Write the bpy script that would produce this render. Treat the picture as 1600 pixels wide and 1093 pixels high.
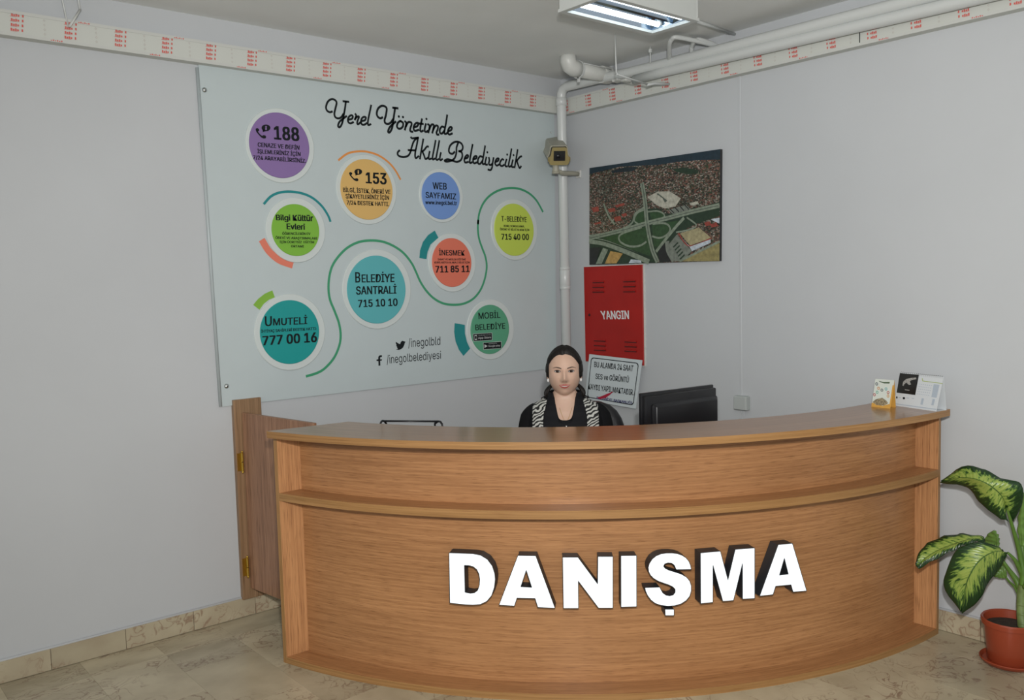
import bpy, bmesh, math, random
from mathutils import Vector, Matrix
from mathutils.bvhtree import BVHTree
random.seed(7)
PI = math.pi
for o in list(bpy.data.objects): bpy.data.objects.remove(o)
SC = bpy.context.scene
COL = SC.collection

# ------------------------------------------------------------------ camera
F_PX = 1371.138
CAM_R = Vector((0.76248944, -0.64649146, -0.02566411))
CAM_D = Vector((-0.06957567, -0.04249405, -0.9966712))
CAM_F = Vector((0.64324885, 0.76173686, -0.07738134))
EYE = Vector((0, 0, 1.75))
cd = bpy.data.cameras.new('camera'); cam = bpy.data.objects.new('camera', cd); COL.objects.link(cam)
cd.sensor_fit = 'HORIZONTAL'; cd.sensor_width = 36; cd.lens = F_PX * 36 / 1600
cd.clip_start = 0.05
M3 = Matrix((CAM_R, -CAM_D, -CAM_F)).transposed()
cam.matrix_world = Matrix.Translation(EYE) @ M3.to_4x4()
SC.camera = cam
# ------------------------------------------------------------------ world, light, exposure
w = bpy.data.worlds.new('world'); SC.world = w; w.use_nodes = True
w.node_tree.nodes['Background'].inputs[0].default_value = (.93, .97, 1, 1)
w.node_tree.nodes['Background'].inputs[1].default_value = .82
SC.view_settings.view_transform = 'Standard'; SC.view_settings.look = 'None'
SC.view_settings.gamma = 1; SC.view_settings.use_curve_mapping = False
SC.view_settings.exposure = -0.22
def area(name, loc, to, size, power, col=(1, 1, 1), sy=None):
    l = bpy.data.lights.new(name, 'AREA'); l.energy = power; l.color = col; l.size = size
    if sy: l.shape = 'RECTANGLE'; l.size_y = sy
    o = bpy.data.objects.new(name, l); COL.objects.link(o); o.location = loc
    o.rotation_euler = (Vector(to) - Vector(loc)).to_track_quat('-Z', 'Y').to_euler()
    return o
def spot(name, loc, to, ang, power, col):
    l = bpy.data.lights.new(name, 'SPOT'); l.energy = power; l.color = col; l.spot_size = math.radians(ang); l.spot_blend = 1; l.shadow_soft_size = .05
    o = bpy.data.objects.new(name, l); COL.objects.link(o); o.location = loc
    o.rotation_euler = (Vector(to) - Vector(loc)).to_track_quat('-Z', 'Y').to_euler(); return o
spot('camera_flash', (.06, -.06, 2.14), (3.75, 3.2, 1.35), 118, 430, (1, .985, .96))
area('ceiling_bounce_fill', (-.10, .0, 2.05), (1.3, 1.5, 3.12), .16, 42, (1, .985, .96))  # added fill aimed up to brighten the ceiling and corner

# ------------------------------------------------------------------ measured planes of the room (metres)
XW, YW, ZC = 4.275, 4.457, 3.125          # right wall x, left wall y, ceiling height
def ray(u, v):
    return CAM_R * ((u - 800) / F_PX) + CAM_D * ((v - 546.5) / F_PX) + CAM_F
def hit(u, v, ax, val):
    d = ray(u, v); return EYE + d * ((val - EYE[ax]) / d[ax])
def on_left(u, v, off=0.0):  return hit(u, v, 1, YW - off)
def on_right(u, v, off=0.0): return hit(u, v, 0, XW - off)
ZOOM = dict(A=(300, 90, 4.203), B=(480, 130, 3.77), C=(380, 280, 3.214), D=(560, 330, 3.769), E=(385, 185, 13.667),
            F=(580, 520, 13.333), G=(725, 470, 12.15), H=(900, 400, 3.903), I=(800, 520, 6.832), J=(905, 405, 9.504),
            K=(900, 220, 5.467), S1=(500, 145, 14.545), S2=(580, 155, 11.43), S3=(610, 205, 14.545), S4=(700, 205, 12.8),
            P=(1470, 720, 4.554), Q=(1400, 700, 2.78), L=(1340, 570, 10.0), N3=(690, 830, 5.517), N4=(980, 830, 5.517), Z=(0, 0, 1))
def zp(k, p):
    a, b, s = ZOOM[k]; return (a + p[0] / s, b + p[1] / s)

# ------------------------------------------------------------------ materials
def mat(name, col, rough=.5, metal=0, spec=.5, vary=0, vscale=8, bump=0, bscale=60, emit=None, estr=0, coat=0, sss=0):
    m = bpy.data.materials.new(name); m.use_nodes = True; nt = m.node_tree; b = nt.nodes['Principled BSDF']
    b.inputs['Base Color'].default_value = (*col, 1); b.inputs['Roughness'].default_value = rough
    b.inputs['Metallic'].default_value = metal; b.inputs['Specular IOR Level'].default_value = spec
    if coat: b.inputs['Coat Weight'].default_value = coat; b.inputs['Coat Roughness'].default_value = .08
    if sss: b.inputs['Subsurface Weight'].default_value = sss; b.inputs['Subsurface Scale'].default_value = .01
    if emit: b.inputs['Emission Color'].default_value = (*emit, 1); b.inputs['Emission Strength'].default_value = estr
    if vary or bump:
        tc = nt.nodes.new('ShaderNodeTexCoord')
    if vary:
        n = nt.nodes.new('ShaderNodeTexNoise'); n.inputs['Scale'].default_value = vscale; n.inputs['Detail'].default_value = 5
        nt.links.new(tc.outputs['Object'], n.inputs['Vector'])
        r = nt.nodes.new('ShaderNodeValToRGB')
        r.color_ramp.elements[0].position = .3; r.color_ramp.elements[1].position = .7
        r.color_ramp.elements[0].color = (*[c * (1 - vary) for c in col], 1); r.color_ramp.elements[1].color = (*[min(1, c * (1 + vary)) for c in col], 1)
        nt.links.new(n.outputs[0], r.inputs[0]); nt.links.new(r.outputs[0], b.inputs['Base Color'])
    if bump:
        n = nt.nodes.new('ShaderNodeTexNoise'); n.inputs['Scale'].default_value = bscale; n.inputs['Detail'].default_value = 4
        nt.links.new(tc.outputs['Object'], n.inputs['Vector'])
        bp = nt.nodes.new('ShaderNodeBump'); bp.inputs['Strength'].default_value = bump; bp.inputs['Distance'].default_value = .01
        nt.links.new(n.outputs[0], bp.inputs['Height']); nt.links.new(bp.outputs[0], b.inputs['Normal'])
    return m
def wood(name, c0, c1, rough=.35, sx=2.2, sy=70, dash=.55, coat=0):
    """fine straight grain running along U"""
    m = bpy.data.materials.new(name); m.use_nodes = True; nt = m.node_tree; b = nt.nodes['Principled BSDF']
    tc = nt.nodes.new('ShaderNodeTexCoord'); L = nt.links.new
    def nz(sx, sy, det, off=0):
        mp = nt.nodes.new('ShaderNodeMapping'); mp.inputs['Scale'].default_value = (sx, sy, 1); mp.inputs['Location'].default_value = (off, off, 0)
        n = nt.nodes.new('ShaderNodeTexNoise'); n.inputs['Scale'].default_value = 1; n.inputs['Detail'].default_value = det
        L(tc.outputs['UV'], mp.inputs[0]); L(mp.outputs[0], n.inputs['Vector']); return n
    a = nz(sx, sy, 4); d = nz(sx * 5, sy * 3.2, 2, 3.3); e = nz(.8, 5, 2, 9)
    r = nt.nodes.new('ShaderNodeValToRGB'); r.color_ramp.elements[0].position = .34; r.color_ramp.elements[1].position = .66
    r.color_ramp.elements[0].color = (*c0, 1); r.color_ramp.elements[1].color = (*c1, 1); L(a.outputs[0], r.inputs[0])
    r2 = nt.nodes.new('ShaderNodeValToRGB'); r2.color_ramp.elements[0].position = .30; r2.color_ramp.elements[1].position = .46
    r2.color_ramp.elements[0].color = (dash, dash * .92, dash * .85, 1); r2.color_ramp.elements[1].color = (1, 1, 1, 1); L(d.outputs[0], r2.inputs[0])
    r3 = nt.nodes.new('ShaderNodeValToRGB'); r3.color_ramp.elements[0].position = .3; r3.color_ramp.elements[1].position = .7
    r3.color_ramp.elements[0].color = (.90, .88, .86, 1); r3.color_ramp.elements[1].color = (1.06, 1.06, 1.06, 1); L(e.outputs[0], r3.inputs[0])
    mx = nt.nodes.new('ShaderNodeMix'); mx.data_type = 'RGBA'; mx.blend_type = 'MULTIPLY'; mx.inputs[0].default_value = 1
    mx2 = nt.nodes.new('ShaderNodeMix'); mx2.data_type = 'RGBA'; mx2.blend_type = 'MULTIPLY'; mx2.inputs[0].default_value = 1
    L(r.outputs[0], mx.inputs[6]); L(r2.outputs[0], mx.inputs[7]); L(mx.outputs[2], mx2.inputs[6]); L(r3.outputs[0], mx2.inputs[7])
    L(mx2.outputs[2], b.inputs['Base Color']); b.inputs['Roughness'].default_value = rough
    if coat: b.inputs['Coat Weight'].default_value = coat; b.inputs['Coat Roughness'].default_value = .13
    return m
def marble(name, base, dark, vein, amount=.5):
    m = bpy.data.materials.new(name); m.use_nodes = True; nt = m.node_tree; b = nt.nodes['Principled BSDF']; L = nt.links.new
    tc = nt.nodes.new('ShaderNodeTexCoord'); oi = nt.nodes.new('ShaderNodeObjectInfo')
    mul = nt.nodes.new('ShaderNodeMath'); mul.operation = 'MULTIPLY'; mul.inputs[1].default_value = 37; L(oi.outputs['Random'], mul.inputs[0])
    add = nt.nodes.new('ShaderNodeVectorMath'); add.operation = 'ADD'; L(tc.outputs['Object'], add.inputs[0]); L(mul.outputs[0], add.inputs[1])
    n1 = nt.nodes.new('ShaderNodeTexNoise'); n1.inputs['Scale'].default_value = 5; n1.inputs['Detail'].default_value = 6; L(add.outputs[0], n1.inputs['Vector'])
    r1 = nt.nodes.new('ShaderNodeValToRGB'); r1.color_ramp.elements[0].position = .35; r1.color_ramp.elements[1].position = .65
    r1.color_ramp.elements[0].color = (*dark, 1); r1.color_ramp.elements[1].color = (*base, 1); L(n1.outputs[0], r1.inputs[0])
    # veins: thin lines where a distorted noise crosses its middle, kept only in patches
    n2 = nt.nodes.new('ShaderNodeTexNoise'); n2.inputs['Scale'].default_value = 11; n2.inputs['Detail'].default_value = 7; n2.inputs['Distortion'].default_value = 1.2
    L(add.outputs[0], n2.inputs['Vector'])
    s = nt.nodes.new('ShaderNodeMath'); s.operation = 'SUBTRACT'; s.inputs[1].default_value = .5; L(n2.outputs[0], s.inputs[0])
    ab = nt.nodes.new('ShaderNodeMath'); ab.operation = 'ABSOLUTE'; L(s.outputs[0], ab.inputs[0])
    r2 = nt.nodes.new('ShaderNodeValToRGB'); r2.color_ramp.elements[0].position = 0; r2.color_ramp.elements[1].position = .034
    r2.color_ramp.elements[0].color = (1, 1, 1, 1); r2.color_ramp.elements[1].color = (0, 0, 0, 1); L(ab.outputs[0], r2.inputs[0])
    n3 = nt.nodes.new('ShaderNodeTexNoise'); n3.inputs['Scale'].default_value = 3.2; L(add.outputs[0], n3.inputs['Vector'])
    r3 = nt.nodes.new('ShaderNodeValToRGB'); r3.color_ramp.elements[0].position = .46; r3.color_ramp.elements[1].position = .58
    r3.color_ramp.elements[1].color = (amount,) * 3 + (1,); L(n3.outputs[0], r3.inputs[0])
    pm = nt.nodes.new('ShaderNodeMath'); pm.operation = 'MULTIPLY'; L(r2.outputs[0], pm.inputs[0]); L(r3.outputs[0], pm.inputs[1])
    mx = nt.nodes.new('ShaderNodeMix'); mx.data_type = 'RGBA'; mx.inputs[7].default_value = (*vein, 1)
    L(pm.outputs[0], mx.inputs[0]); L(r1.outputs[0], mx.inputs[6])
    # each slab its own tone
    mr = nt.nodes.new('ShaderNodeMapRange'); mr.inputs[3].default_value = .88; mr.inputs[4].default_value = 1.1; L(oi.outputs['Random'], mr.inputs[0])
    mx2 = nt.nodes.new('ShaderNodeMix'); mx2.data_type = 'RGBA'; mx2.blend_type = 'MULTIPLY'; mx2.inputs[0].default_value = 1
    L(mx.outputs[2], mx2.inputs[6]); L(mr.outputs[0], mx2.inputs[7]); L(mx2.outputs[2], b.inputs['Base Color'])
    b.inputs['Roughness'].default_value = .32; return m

M = {}
M['wall'] = mat('wall_paint', (.51, .528, .545), .55, vary=.025, vscale=1.3, bump=.12, bscale=9)
M['ceiling'] = mat('ceiling_paint', (.77, .78, .76), .6, vary=.04, vscale=2, bump=.15, bscale=6)
M['trim'] = mat('board_strip', (.575, .59, .55), .6)
M['tape'] = mat('tape_strip', (.56, .57, .54), .5)
M['pipe'] = mat('painted_pipe', (.58, .60, .59), .3, bump=.08, bscale=30)
M['pipe_dull'] = mat('painted_plastic_pipe', (.60, .61, .58), .38, vary=.05, vscale=12)
M['red_ink'] = mat('red_ink', (.62, .12, .10), .6)
M['grey_ink'] = mat('grey_ink', (.42, .36, .33), .6)
M['board'] = mat('poster_board', (.50, .565, .575), .45, vary=.01)
M['ring'] = mat('white_ring', (.60, .65, .64), .35)
M['ink'] = mat('black_ink', (.008, .011, .013), .6, spec=.2)
M['metal'] = mat('brushed_metal', (.55, .57, .56), .25, 1)
M['brass'] = mat('brass', (.62, .42, .08), .28, 1)
M['black'] = mat('black_plastic', (.009, .009, .011), .32)
M['blackm'] = mat('black_metal_side', (.022, .025, .03), .5)
M['rubber'] = mat('dark_wire', (.01, .01, .012), .4)
M['lit'] = mat('lit_acrylic', (.82, .86, .88), .3, emit=(.84, .92, 1), estr=.62)
M['wood'] = wood('desk_wood', (.335, .157, .062), (.455, .229, .096), .36, sx=2.6, sy=105, dash=.66)
M['wood_side'] = wood('desk_side_wood', (.42, .20, .085), (.56, .285, .125), .36, sx=1.8, sy=110)
M['wood_edge'] = wood('edge_band', (.29, .15, .05), (.40, .215, .08), .4, sx=1.5, sy=120, dash=.8)
M['wood_top'] = wood('top_laminate', (.26, .125, .05), (.36, .175, .07), .3, sx=1.2, sy=60, dash=.85, coat=.45)
M['wood_door'] = wood('gate_wood', (.25, .128, .072), (.36, .195, .115), .42, sx=1.3, sy=45)
M['wood_post'] = wood('post_wood', (.24, .145, .075), (.35, .215, .12), .45, sx=1.0, sy=60)
M['tile'] = marble('floor_marble', (.50, .44, .31), (.39, .335, .23), (.17, .09, .06), .75)
M['skirt'] = marble('skirting_marble', (.50, .44, .31), (.41, .34, .235), (.25, .14, .09), .7)
M['grout'] = mat('grout', (.27, .23, .17), .8)

# ------------------------------------------------------------------ mesh helpers
def tag(o, label=None, cat=None, group=None, kind=None):
    if label: o['label'] = label
    if cat: o['category'] = cat
    if group: o['group'] = group
    if kind: o['kind'] = kind
    return o
def empty(name, loc, rz=0.0, label=None, cat=None, group=None, kind=None):
    o = bpy.data.objects.new(name, None); COL.objects.link(o); o.location = loc; o.rotation_euler = (0, 0, rz)
    o.empty_display_size = .05
    return tag(o, label, cat, group, kind)
def world_of(o):
    m = Matrix.Identity(4)
    while o is not None:
        m = o.matrix_basis @ m; o = o.parent
    return m
def link_mesh(name, me, m, parent=None, local=False, smooth=False):
    """verts are in world metres unless local=True (then in the parent's frame)"""
    mats = m if isinstance(m, (list, tuple)) else [m]
    for x in mats: me.materials.append(x)
    o = bpy.data.objects.new(name, me); COL.objects.link(o)
    if parent is not None:
        o.parent = parent
        if not local: me.transform(world_of(parent).inverted())
    if smooth:
        for p in me.polygons: p.use_smooth = True
    me.update()
    return o
def finish(bm, name, m, parent=None, local=False, smooth=False, recalc=True):
    if recalc: bmesh.ops.recalc_face_normals(bm, faces=bm.faces)
    me = bpy.data.meshes.new(name); bm.to_mesh(me); bm.free()
    o = link_mesh(name, me, m, parent, local, smooth)
    return o
def smooth_by_angle(o, deg=35):
    for p in o.data.polygons: p.use_smooth = True
    bm = bmesh.new(); bm.from_mesh(o.data)
    for e in bm.edges:
        if len(e.link_faces) == 2 and e.calc_face_angle(0) > math.radians(deg): e.smooth = False
    bm.to_mesh(o.data); bm.free()
def box_bm(bm, c, s, rot=None, bevel=0, seg=1):
    r = bmesh.ops.create_cube(bm, size=1); vs = r['verts']
    for v in vs: v.co = Vector((v.co.x * s[0], v.co.y * s[1], v.co.z * s[2]))
    if bevel:
        es = list({e for v in vs for e in v.link_edges})
        rb = bmesh.ops.bevel(bm, geom=es, offset=bevel, segments=seg, affect='EDGES', profile=.5)
        vs = list({v for f in rb['faces'] for v in f.verts} | {v for v in vs if v.is_valid})
    mt = Matrix.Translation(Vector(c)) @ (rot.to_4x4() if rot else Matrix.Identity(4))
    for v in vs: v.co = mt @ v.co
    return vs
def box(name, c, s, m, parent=None, rot=None, bevel=0, seg=1, local=False, uvflip=None):
    bm = bmesh.new(); box_bm(bm, c, s, rot, bevel, seg)
    if uvflip is not None: cube_uv(bm, uvflip)
    return finish(bm, name, m, parent, local)
def cube_uv(bm, vertical=False):
    """grain along U: horizontal (default) or vertical; metres"""
    bm.normal_update(); uv = bm.loops.layers.uv.verify()
    for f in bm.faces:
        n = f.normal
        for l in f.loops:
            p = l.vert.co
            if abs(n.z) > .7: a, b = p.x, p.y
            elif abs(n.x) > abs(n.y): a, b = p.y, p.z
            else: a, b = p.x, p.z
            l[uv].uv = (b, a) if vertical else (a, b)
def catmull(pts, n=6, closed=False):
    P = [Vector(p) for p in pts]; out = []; N = len(P)
    if N < 3: return P
    rng = range(N if closed else N - 1)
    for i in rng:
        if closed: p0, p1, p2, p3 = P[(i - 1) % N], P[i], P[(i + 1) % N], P[(i + 2) % N]
        else: p0, p1, p2, p3 = P[max(i - 1, 0)], P[i], P[i + 1], P[min(i + 2, N - 1)]
        for k in range(n):
            t = k / n
            out.append(.5 * ((2 * p1) + (p2 - p0) * t + (2 * p0 - 5 * p1 + 4 * p2 - p3) * t * t + (3 * p1 - p0 - 3 * p2 + p3) * t ** 3))
    if not closed: out.append(P[-1])
    return out
def tube_bm(bm, pts, rad, seg=12, spline=0, cap=True, flat=1.0):
    P = [Vector(p) for p in pts]
    R_ = rad if isinstance(rad, (list, tuple)) else [rad] * len(P)
    if spline:
        Q = catmull([Vector((*p, )) for p in P], spline); rr = []
        for i in range(len(P) - 1):
            for k in range(spline): rr.append(R_[i] + (R_[i + 1] - R_[i]) * k / spline)
        rr.append(R_[-1]); P, R_ = Q, rr
    rings = []; up = None
    for i, p in enumerate(P):
        t = (P[min(i + 1, len(P) - 1)] - P[max(i - 1, 0)])
        if t.length < 1e-9: t = Vector((0, 0, 1))
        t.normalize()
        if up is None:
            up = Vector((0, 0, 1)) if abs(t.z) < .9 else Vector((1, 0, 0))
        s = t.cross(up)
        if s.length < 1e-6: s = t.orthogonal()
        s.normalize(); up = s.cross(t).normalized()
        rings.append([bm.verts.new(p + (s * math.cos(2 * PI * k / seg) + up * math.sin(2 * PI * k / seg) * flat) * R_[i]) for k in range(seg)])
    for a, b in zip(rings, rings[1:]):
        for k in range(seg): bm.faces.new((a[k], a[(k + 1) % seg], b[(k + 1) % seg], b[k]))
    if cap:
        bm.faces.new(list(reversed(rings[0]))); bm.faces.new(rings[-1])
def tube(name, pts, rad, m, parent=None, seg=12, spline=0, local=False, flat=1.0):
    bm = bmesh.new(); tube_bm(bm, pts, rad, seg, spline, True, flat); return finish(bm, name, m, parent, local, True)
def lathe_bm(bm, prof, c=(0, 0, 0), seg=32):
    rings = []
    for r, z in prof:
        rings.append([bm.verts.new((c[0] + r * math.cos(2 * PI * k / seg), c[1] + r * math.sin(2 * PI * k / seg), c[2] + z)) for k in range(seg)] if r > 1e-6 else [bm.verts.new((c[0], c[1], c[2] + z))])
    for a, b in zip(rings, rings[1:]):
        for k in range(seg):
            k2 = (k + 1) % seg
            if len(a) == 1 and len(b) == 1: continue
            if len(a) == 1: bm.faces.new((a[0], b[k2], b[k]))
            elif len(b) == 1: bm.faces.new((a[k], a[k2], b[0]))
            else: bm.faces.new((a[k], a[k2], b[k2], b[k]))
def ellipsoid_bm(bm, c, r, seg=16, rings=10, rot=None):
    rr = bmesh.ops.create_uvsphere(bm, u_segments=seg, v_segments=rings, radius=1)
    for v in rr['verts']:
        p = Vector((v.co.x * r[0], v.co.y * r[1], v.co.z * r[2]))
        if rot: p = rot @ p
        v.co = p + Vector(c)
def poly(name, pts, m, parent=None, thick=None, holes=(), smooth=False):
    """filled outline from 3-D points in a plane (tessellated); thick = Vector to extrude"""
    bm = bmesh.new()
    def loop(ps):
        vs = [bm.verts.new(p) for p in ps]
        return [bm.edges.new((vs[i], vs[(i + 1) % len(vs)])) for i in range(len(vs))]
    es = loop(pts)
    for h in holes: es += loop(h)
    bmesh.ops.triangle_fill(bm, edges=es, use_beauty=True)
    if thick is not None:
        r = bmesh.ops.extrude_face_region(bm, geom=list(bm.faces))
        bmesh.ops.translate(bm, vec=thick, verts=[g for g in r['geom'] if isinstance(g, bmesh.types.BMVert)])
    return finish(bm, name, m, parent)
def ribbon(name, strokes, m, parent, to3d, dots=()):
    """flat printed strokes: pixel polylines -> wall plane. strokes: list of (pts2d world-plane fn applied before)"""
    bm = bmesh.new()
    for pts, wd in strokes:
        n = len(pts); L, R_ = [], []
        for i, p in enumerate(pts):
            t = pts[min(i + 1, n - 1)] - pts[max(i - 1, 0)]
            if t.length < 1e-9: t = Vector((1, 0))
            t.normalize(); nn = Vector((-t.y, t.x)) * wd / 2
            q = p
            if i == 0: q = p - t * wd * .3
            if i == n - 1: q = p + t * wd * .3
            L.append(bm.verts.new(to3d(q + nn))); R_.append(bm.verts.new(to3d(q - nn)))
        for i in range(n - 1): bm.faces.new((L[i], R_[i], R_[i + 1], L[i + 1]))
    for c, r in dots:
        bm.faces.new([bm.verts.new(to3d(c + Vector((math.cos(a * PI / 6), math.sin(a * PI / 6))) * r)) for a in range(12)])
    return finish(bm, name, m, parent)

# text: built-in font, converted to mesh, laid into a quad given as four points of the cap box (tl, tr, br, bl)
_cap = [None]
_font = [None]
try:
    _font[0] = bpy.data.fonts.load(bpy.utils.system_resource('DATAFILES', path='fonts') + '/Inter.woff2')      # ships with Blender
except Exception:
    _font[0] = None
def text_mesh(s, bold=.02, res=3):
    cu = bpy.data.curves.new('txt', 'FONT'); cu.body = s; cu.size = 1; cu.offset = 0 if _font[0] else bold; cu.resolution_u = res; cu.fill_mode = 'FRONT'
    if _font[0]: cu.font = _font[0]
    ob = bpy.data.objects.new('txt', cu); COL.objects.link(ob)
    dg = bpy.context.evaluated_depsgraph_get(); me = bpy.data.meshes.new_from_object(ob.evaluated_get(dg))
    bpy.data.objects.remove(ob); bpy.data.curves.remove(cu)
    if _font[0] and bold > 0:                    # heavier weight: the same outlines laid side by side
        bm = bmesh.new(); bm.from_mesh(me); kk = 0
        for dx, dy in ((-bold, bold * .5), (-bold, -bold * .5), (bold, bold * .5), (bold, -bold * .5)):
            b2 = bmesh.new(); b2.from_mesh(me); kk += 1; bmesh.ops.translate(b2, vec=(dx * .9, dy * .6, kk), verts=b2.verts)
            t = bpy.data.meshes.new('t'); b2.to_mesh(t); b2.free(); bm.from_mesh(t); bpy.data.meshes.remove(t)
        bm.to_mesh(me); bm.free()
    return me
def lettering(s, quad, m, parent, conv, bold=.02, name='lettering', label=None):
    if _cap[0] is None:
        t = text_mesh('H', 0); _cap[0] = max(v.co.y for v in t.vertices); bpy.data.meshes.remove(t)
    me = text_mesh(s, bold); xs = [v.co.x for v in me.vertices]; x0, x1 = min(xs), max(xs); cap = _cap[0]
    tl, tr, br, bl = [Vector(q) for q in quad]
    nn = (conv(*tr) - conv(*tl)).cross(conv(*bl) - conv(*tl)).normalized()
    if nn.dot(EYE - conv(*tl)) < 0: nn = -nn
    for v in me.vertices:
        a = (v.co.x - x0) / (x1 - x0); b = v.co.y / cap
        p = (bl * (1 - a) + br * a) * (1 - b) + (tl * (1 - a) + tr * a) * b
        v.co = conv(p.x, p.y) + nn * (v.co.z * 6e-5)
    o = link_mesh(name, me, m, parent)
    if label: o['label'] = label
    return o

# ------------------------------------------------------------------ room shell
X0, Y0 = -4.6, -4.6
def struct(name, bm, m): return tag(finish(bm, name, m), kind='structure')
def slab(name, lo, hi, m):
    bm = bmesh.new(); box_bm(bm, [(a + b) / 2 for a, b in zip(lo, hi)], [b - a for a, b in zip(lo, hi)]); return struct(name, bm, m)
slab('wall_left', (X0 - .1, YW, -.05), (XW + .1, YW + .1, ZC + .1), M['wall'])
slab('wall_right', (XW, Y0 - .1, -.05), (XW + .1, YW, ZC + .1), M['wall'])
# the lobby goes on behind the photographer: those two sides are left open to let in even world fill light
slab('ceiling', (X0, Y0, ZC), (XW, YW, ZC + .1), M['ceiling'])
floor = slab('floor', (X0, Y0, -.08), (XW, YW, -.006), M['grout'])
box('floor_beyond', ((X0 - 1.9) / 2, (Y0 + YW) / 2, -.004), (-1.9 - X0, YW - Y0, .007), M['tile'], floor)
# marble floor tiles, one mesh, many objects
def tile_mesh(sx, sy, sz, bev):
    bm = bmesh.new(); box_bm(bm, (0, 0, -sz / 2), (sx, sy, sz), bevel=0)
    top = [e for e in bm.edges if all(v.co.z > -1e-4 for v in e.verts)]
    bmesh.ops.bevel(bm, geom=top, offset=bev, segments=1, affect='EDGES')
    bmesh.ops.recalc_face_normals(bm, faces=bm.faces)
    me = bpy.data.meshes.new('tile'); bm.to_mesh(me); bm.free(); return me
TX, TY = .335, .50
tm = tile_mesh(TX - .0006, TY - .0006, .012, .0004); tm.materials.append(M['tile'])
ix = 0; x = 1.012 - TX * 8 + TX / 2
while x < XW + TX / 2:
    y = 4.237 - TY / 2 + (TY) - (0 if ix % 2 else .0); first = True
    yy = 4.237 - TY / 2 if ix % 2 == 0 else 4.237 - TY / 2
    ys = [4.237 + .11] + [4.237 - TY / 2 - TY * k - (.0 if ix % 2 else 0) for k in range(14)]
    if ix % 2: ys = [4.237 + .11] + [4.237 - .125] + [4.237 - .25 - TY / 2 - TY * k for k in range(13)]
    for j, yv in enumerate(ys):
        if yv - TY / 2 < -1.8: continue
        o = bpy.data.objects.new('floor_tile', tm); COL.objects.link(o); o.parent = floor
        o.location = (x, yv, 0)
        if j == 0: o.scale = (1, .22 / TY, 1)
        elif j == 1 and ix % 2: o.scale = (1, .5, 1)
        if x + TX / 2 > XW: o.scale.x = (XW - (x - TX / 2)) / TX; o.location.x = (XW + x - TX / 2) / 2
    x += TX; ix += 1
# marble skirting, tile by tile
def skirting(name, axis):
    root = tag(bpy.data.objects.new(name, None), kind='structure'); COL.objects.link(root)
    st = .334
    me = tile_mesh(st - .002, .1, .014, .001); me.materials.append(M['skirt'])
    if axis == 'x':
        x = .893 - st * 16 + st / 2
        while x < XW - .02:
            o = bpy.data.objects.new('skirting_tile', me); COL.objects.link(o); o.parent = root
            o.location = (x, YW - .014, .052); o.rotation_euler = (PI / 2, 0, 0)
            if x + st / 2 > XW: o.scale.x = (XW - x + st / 2) / st; o.location.x = (XW + x - st / 2) / 2
            x += st
    else:
        y = 1.670 + st / 2 - st * 18
        while y < YW - .1:
            o = bpy.data.objects.new('skirting_tile', me); COL.objects.link(o); o.parent = root
            o.location = (XW - .014, y, .052); o.rotation_euler = (PI / 2, 0, -PI / 2)
            y += st
skirting('baseboard_left', 'x'); skirting('baseboard_right', 'y')
# bead of filler above the skirting
tag(tube('trim_4', [(X0, YW - .004, .104), (XW, YW - .004, .104)], .007, M['wall'], seg=8), kind='structure')
tag(tube('trim_5', [(XW - .004, Y0, .104), (XW - .004, YW, .104)], .007, M['wall'], seg=8), kind='structure')

# board strip round the top of both walls, printed with red marks
def mark_bm(bm, to3d, c, kind):
    """small unreadable printed marks; c = (s, z) on the wall"""
    def q(x0, z0, x1, z1, sh=0):
        bm.faces.new([bm.verts.new(to3d(c[0] + a, c[1] + b)) for a, b in ((x0, z0), (x1, z0 + sh), (x1, z1 + sh), (x0, z1))])
    if kind == 'red':
        for r in range(4):
            zz = -.032 + r * .021
            for k in range(6):
                if k == 4: continue
                hh = .011 if k in (0, 2, 5) else .0085
                q(-.026 + k * .0085 + r * .002, zz, -.026 + k * .0085 + .0066 + r * .002, zz + hh)
            q(-.026, zz - .0022, .0, zz - .0008)
    elif kind == 'word':
        for k in range(6): q(-.024 + k * .0085, -.003, -.024 + k * .0085 + .0052, .0035 if k % 2 else .001)
    else:
        for r in range(4):
            zz = -.028 + r * .020
            for sx, sz in ((1, 1), (1, -1), (-1, 1), (-1, -1)):
                bm.faces.new([bm.verts.new(to3d(c[0] + a * sx, c[1] + zz + b * sz)) for a, b in ((0, .0055), (.0045, 0), (.0033, 0), (0, .004))])
D_ = .055
tr1 = slab('trim_1', (X0, YW - D_, 2.879), (4.19, YW, 2.989), M['trim'])
tr2 = slab('trim_2', (XW - D_, Y0, 2.872), (XW, 4.40, 2.978), M['trim'])
def L3(s, z): return Vector((s, YW - D_ - .0024, z))
def R3(s, z): return Vector((XW - D_ - .0024, s, z))
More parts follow.
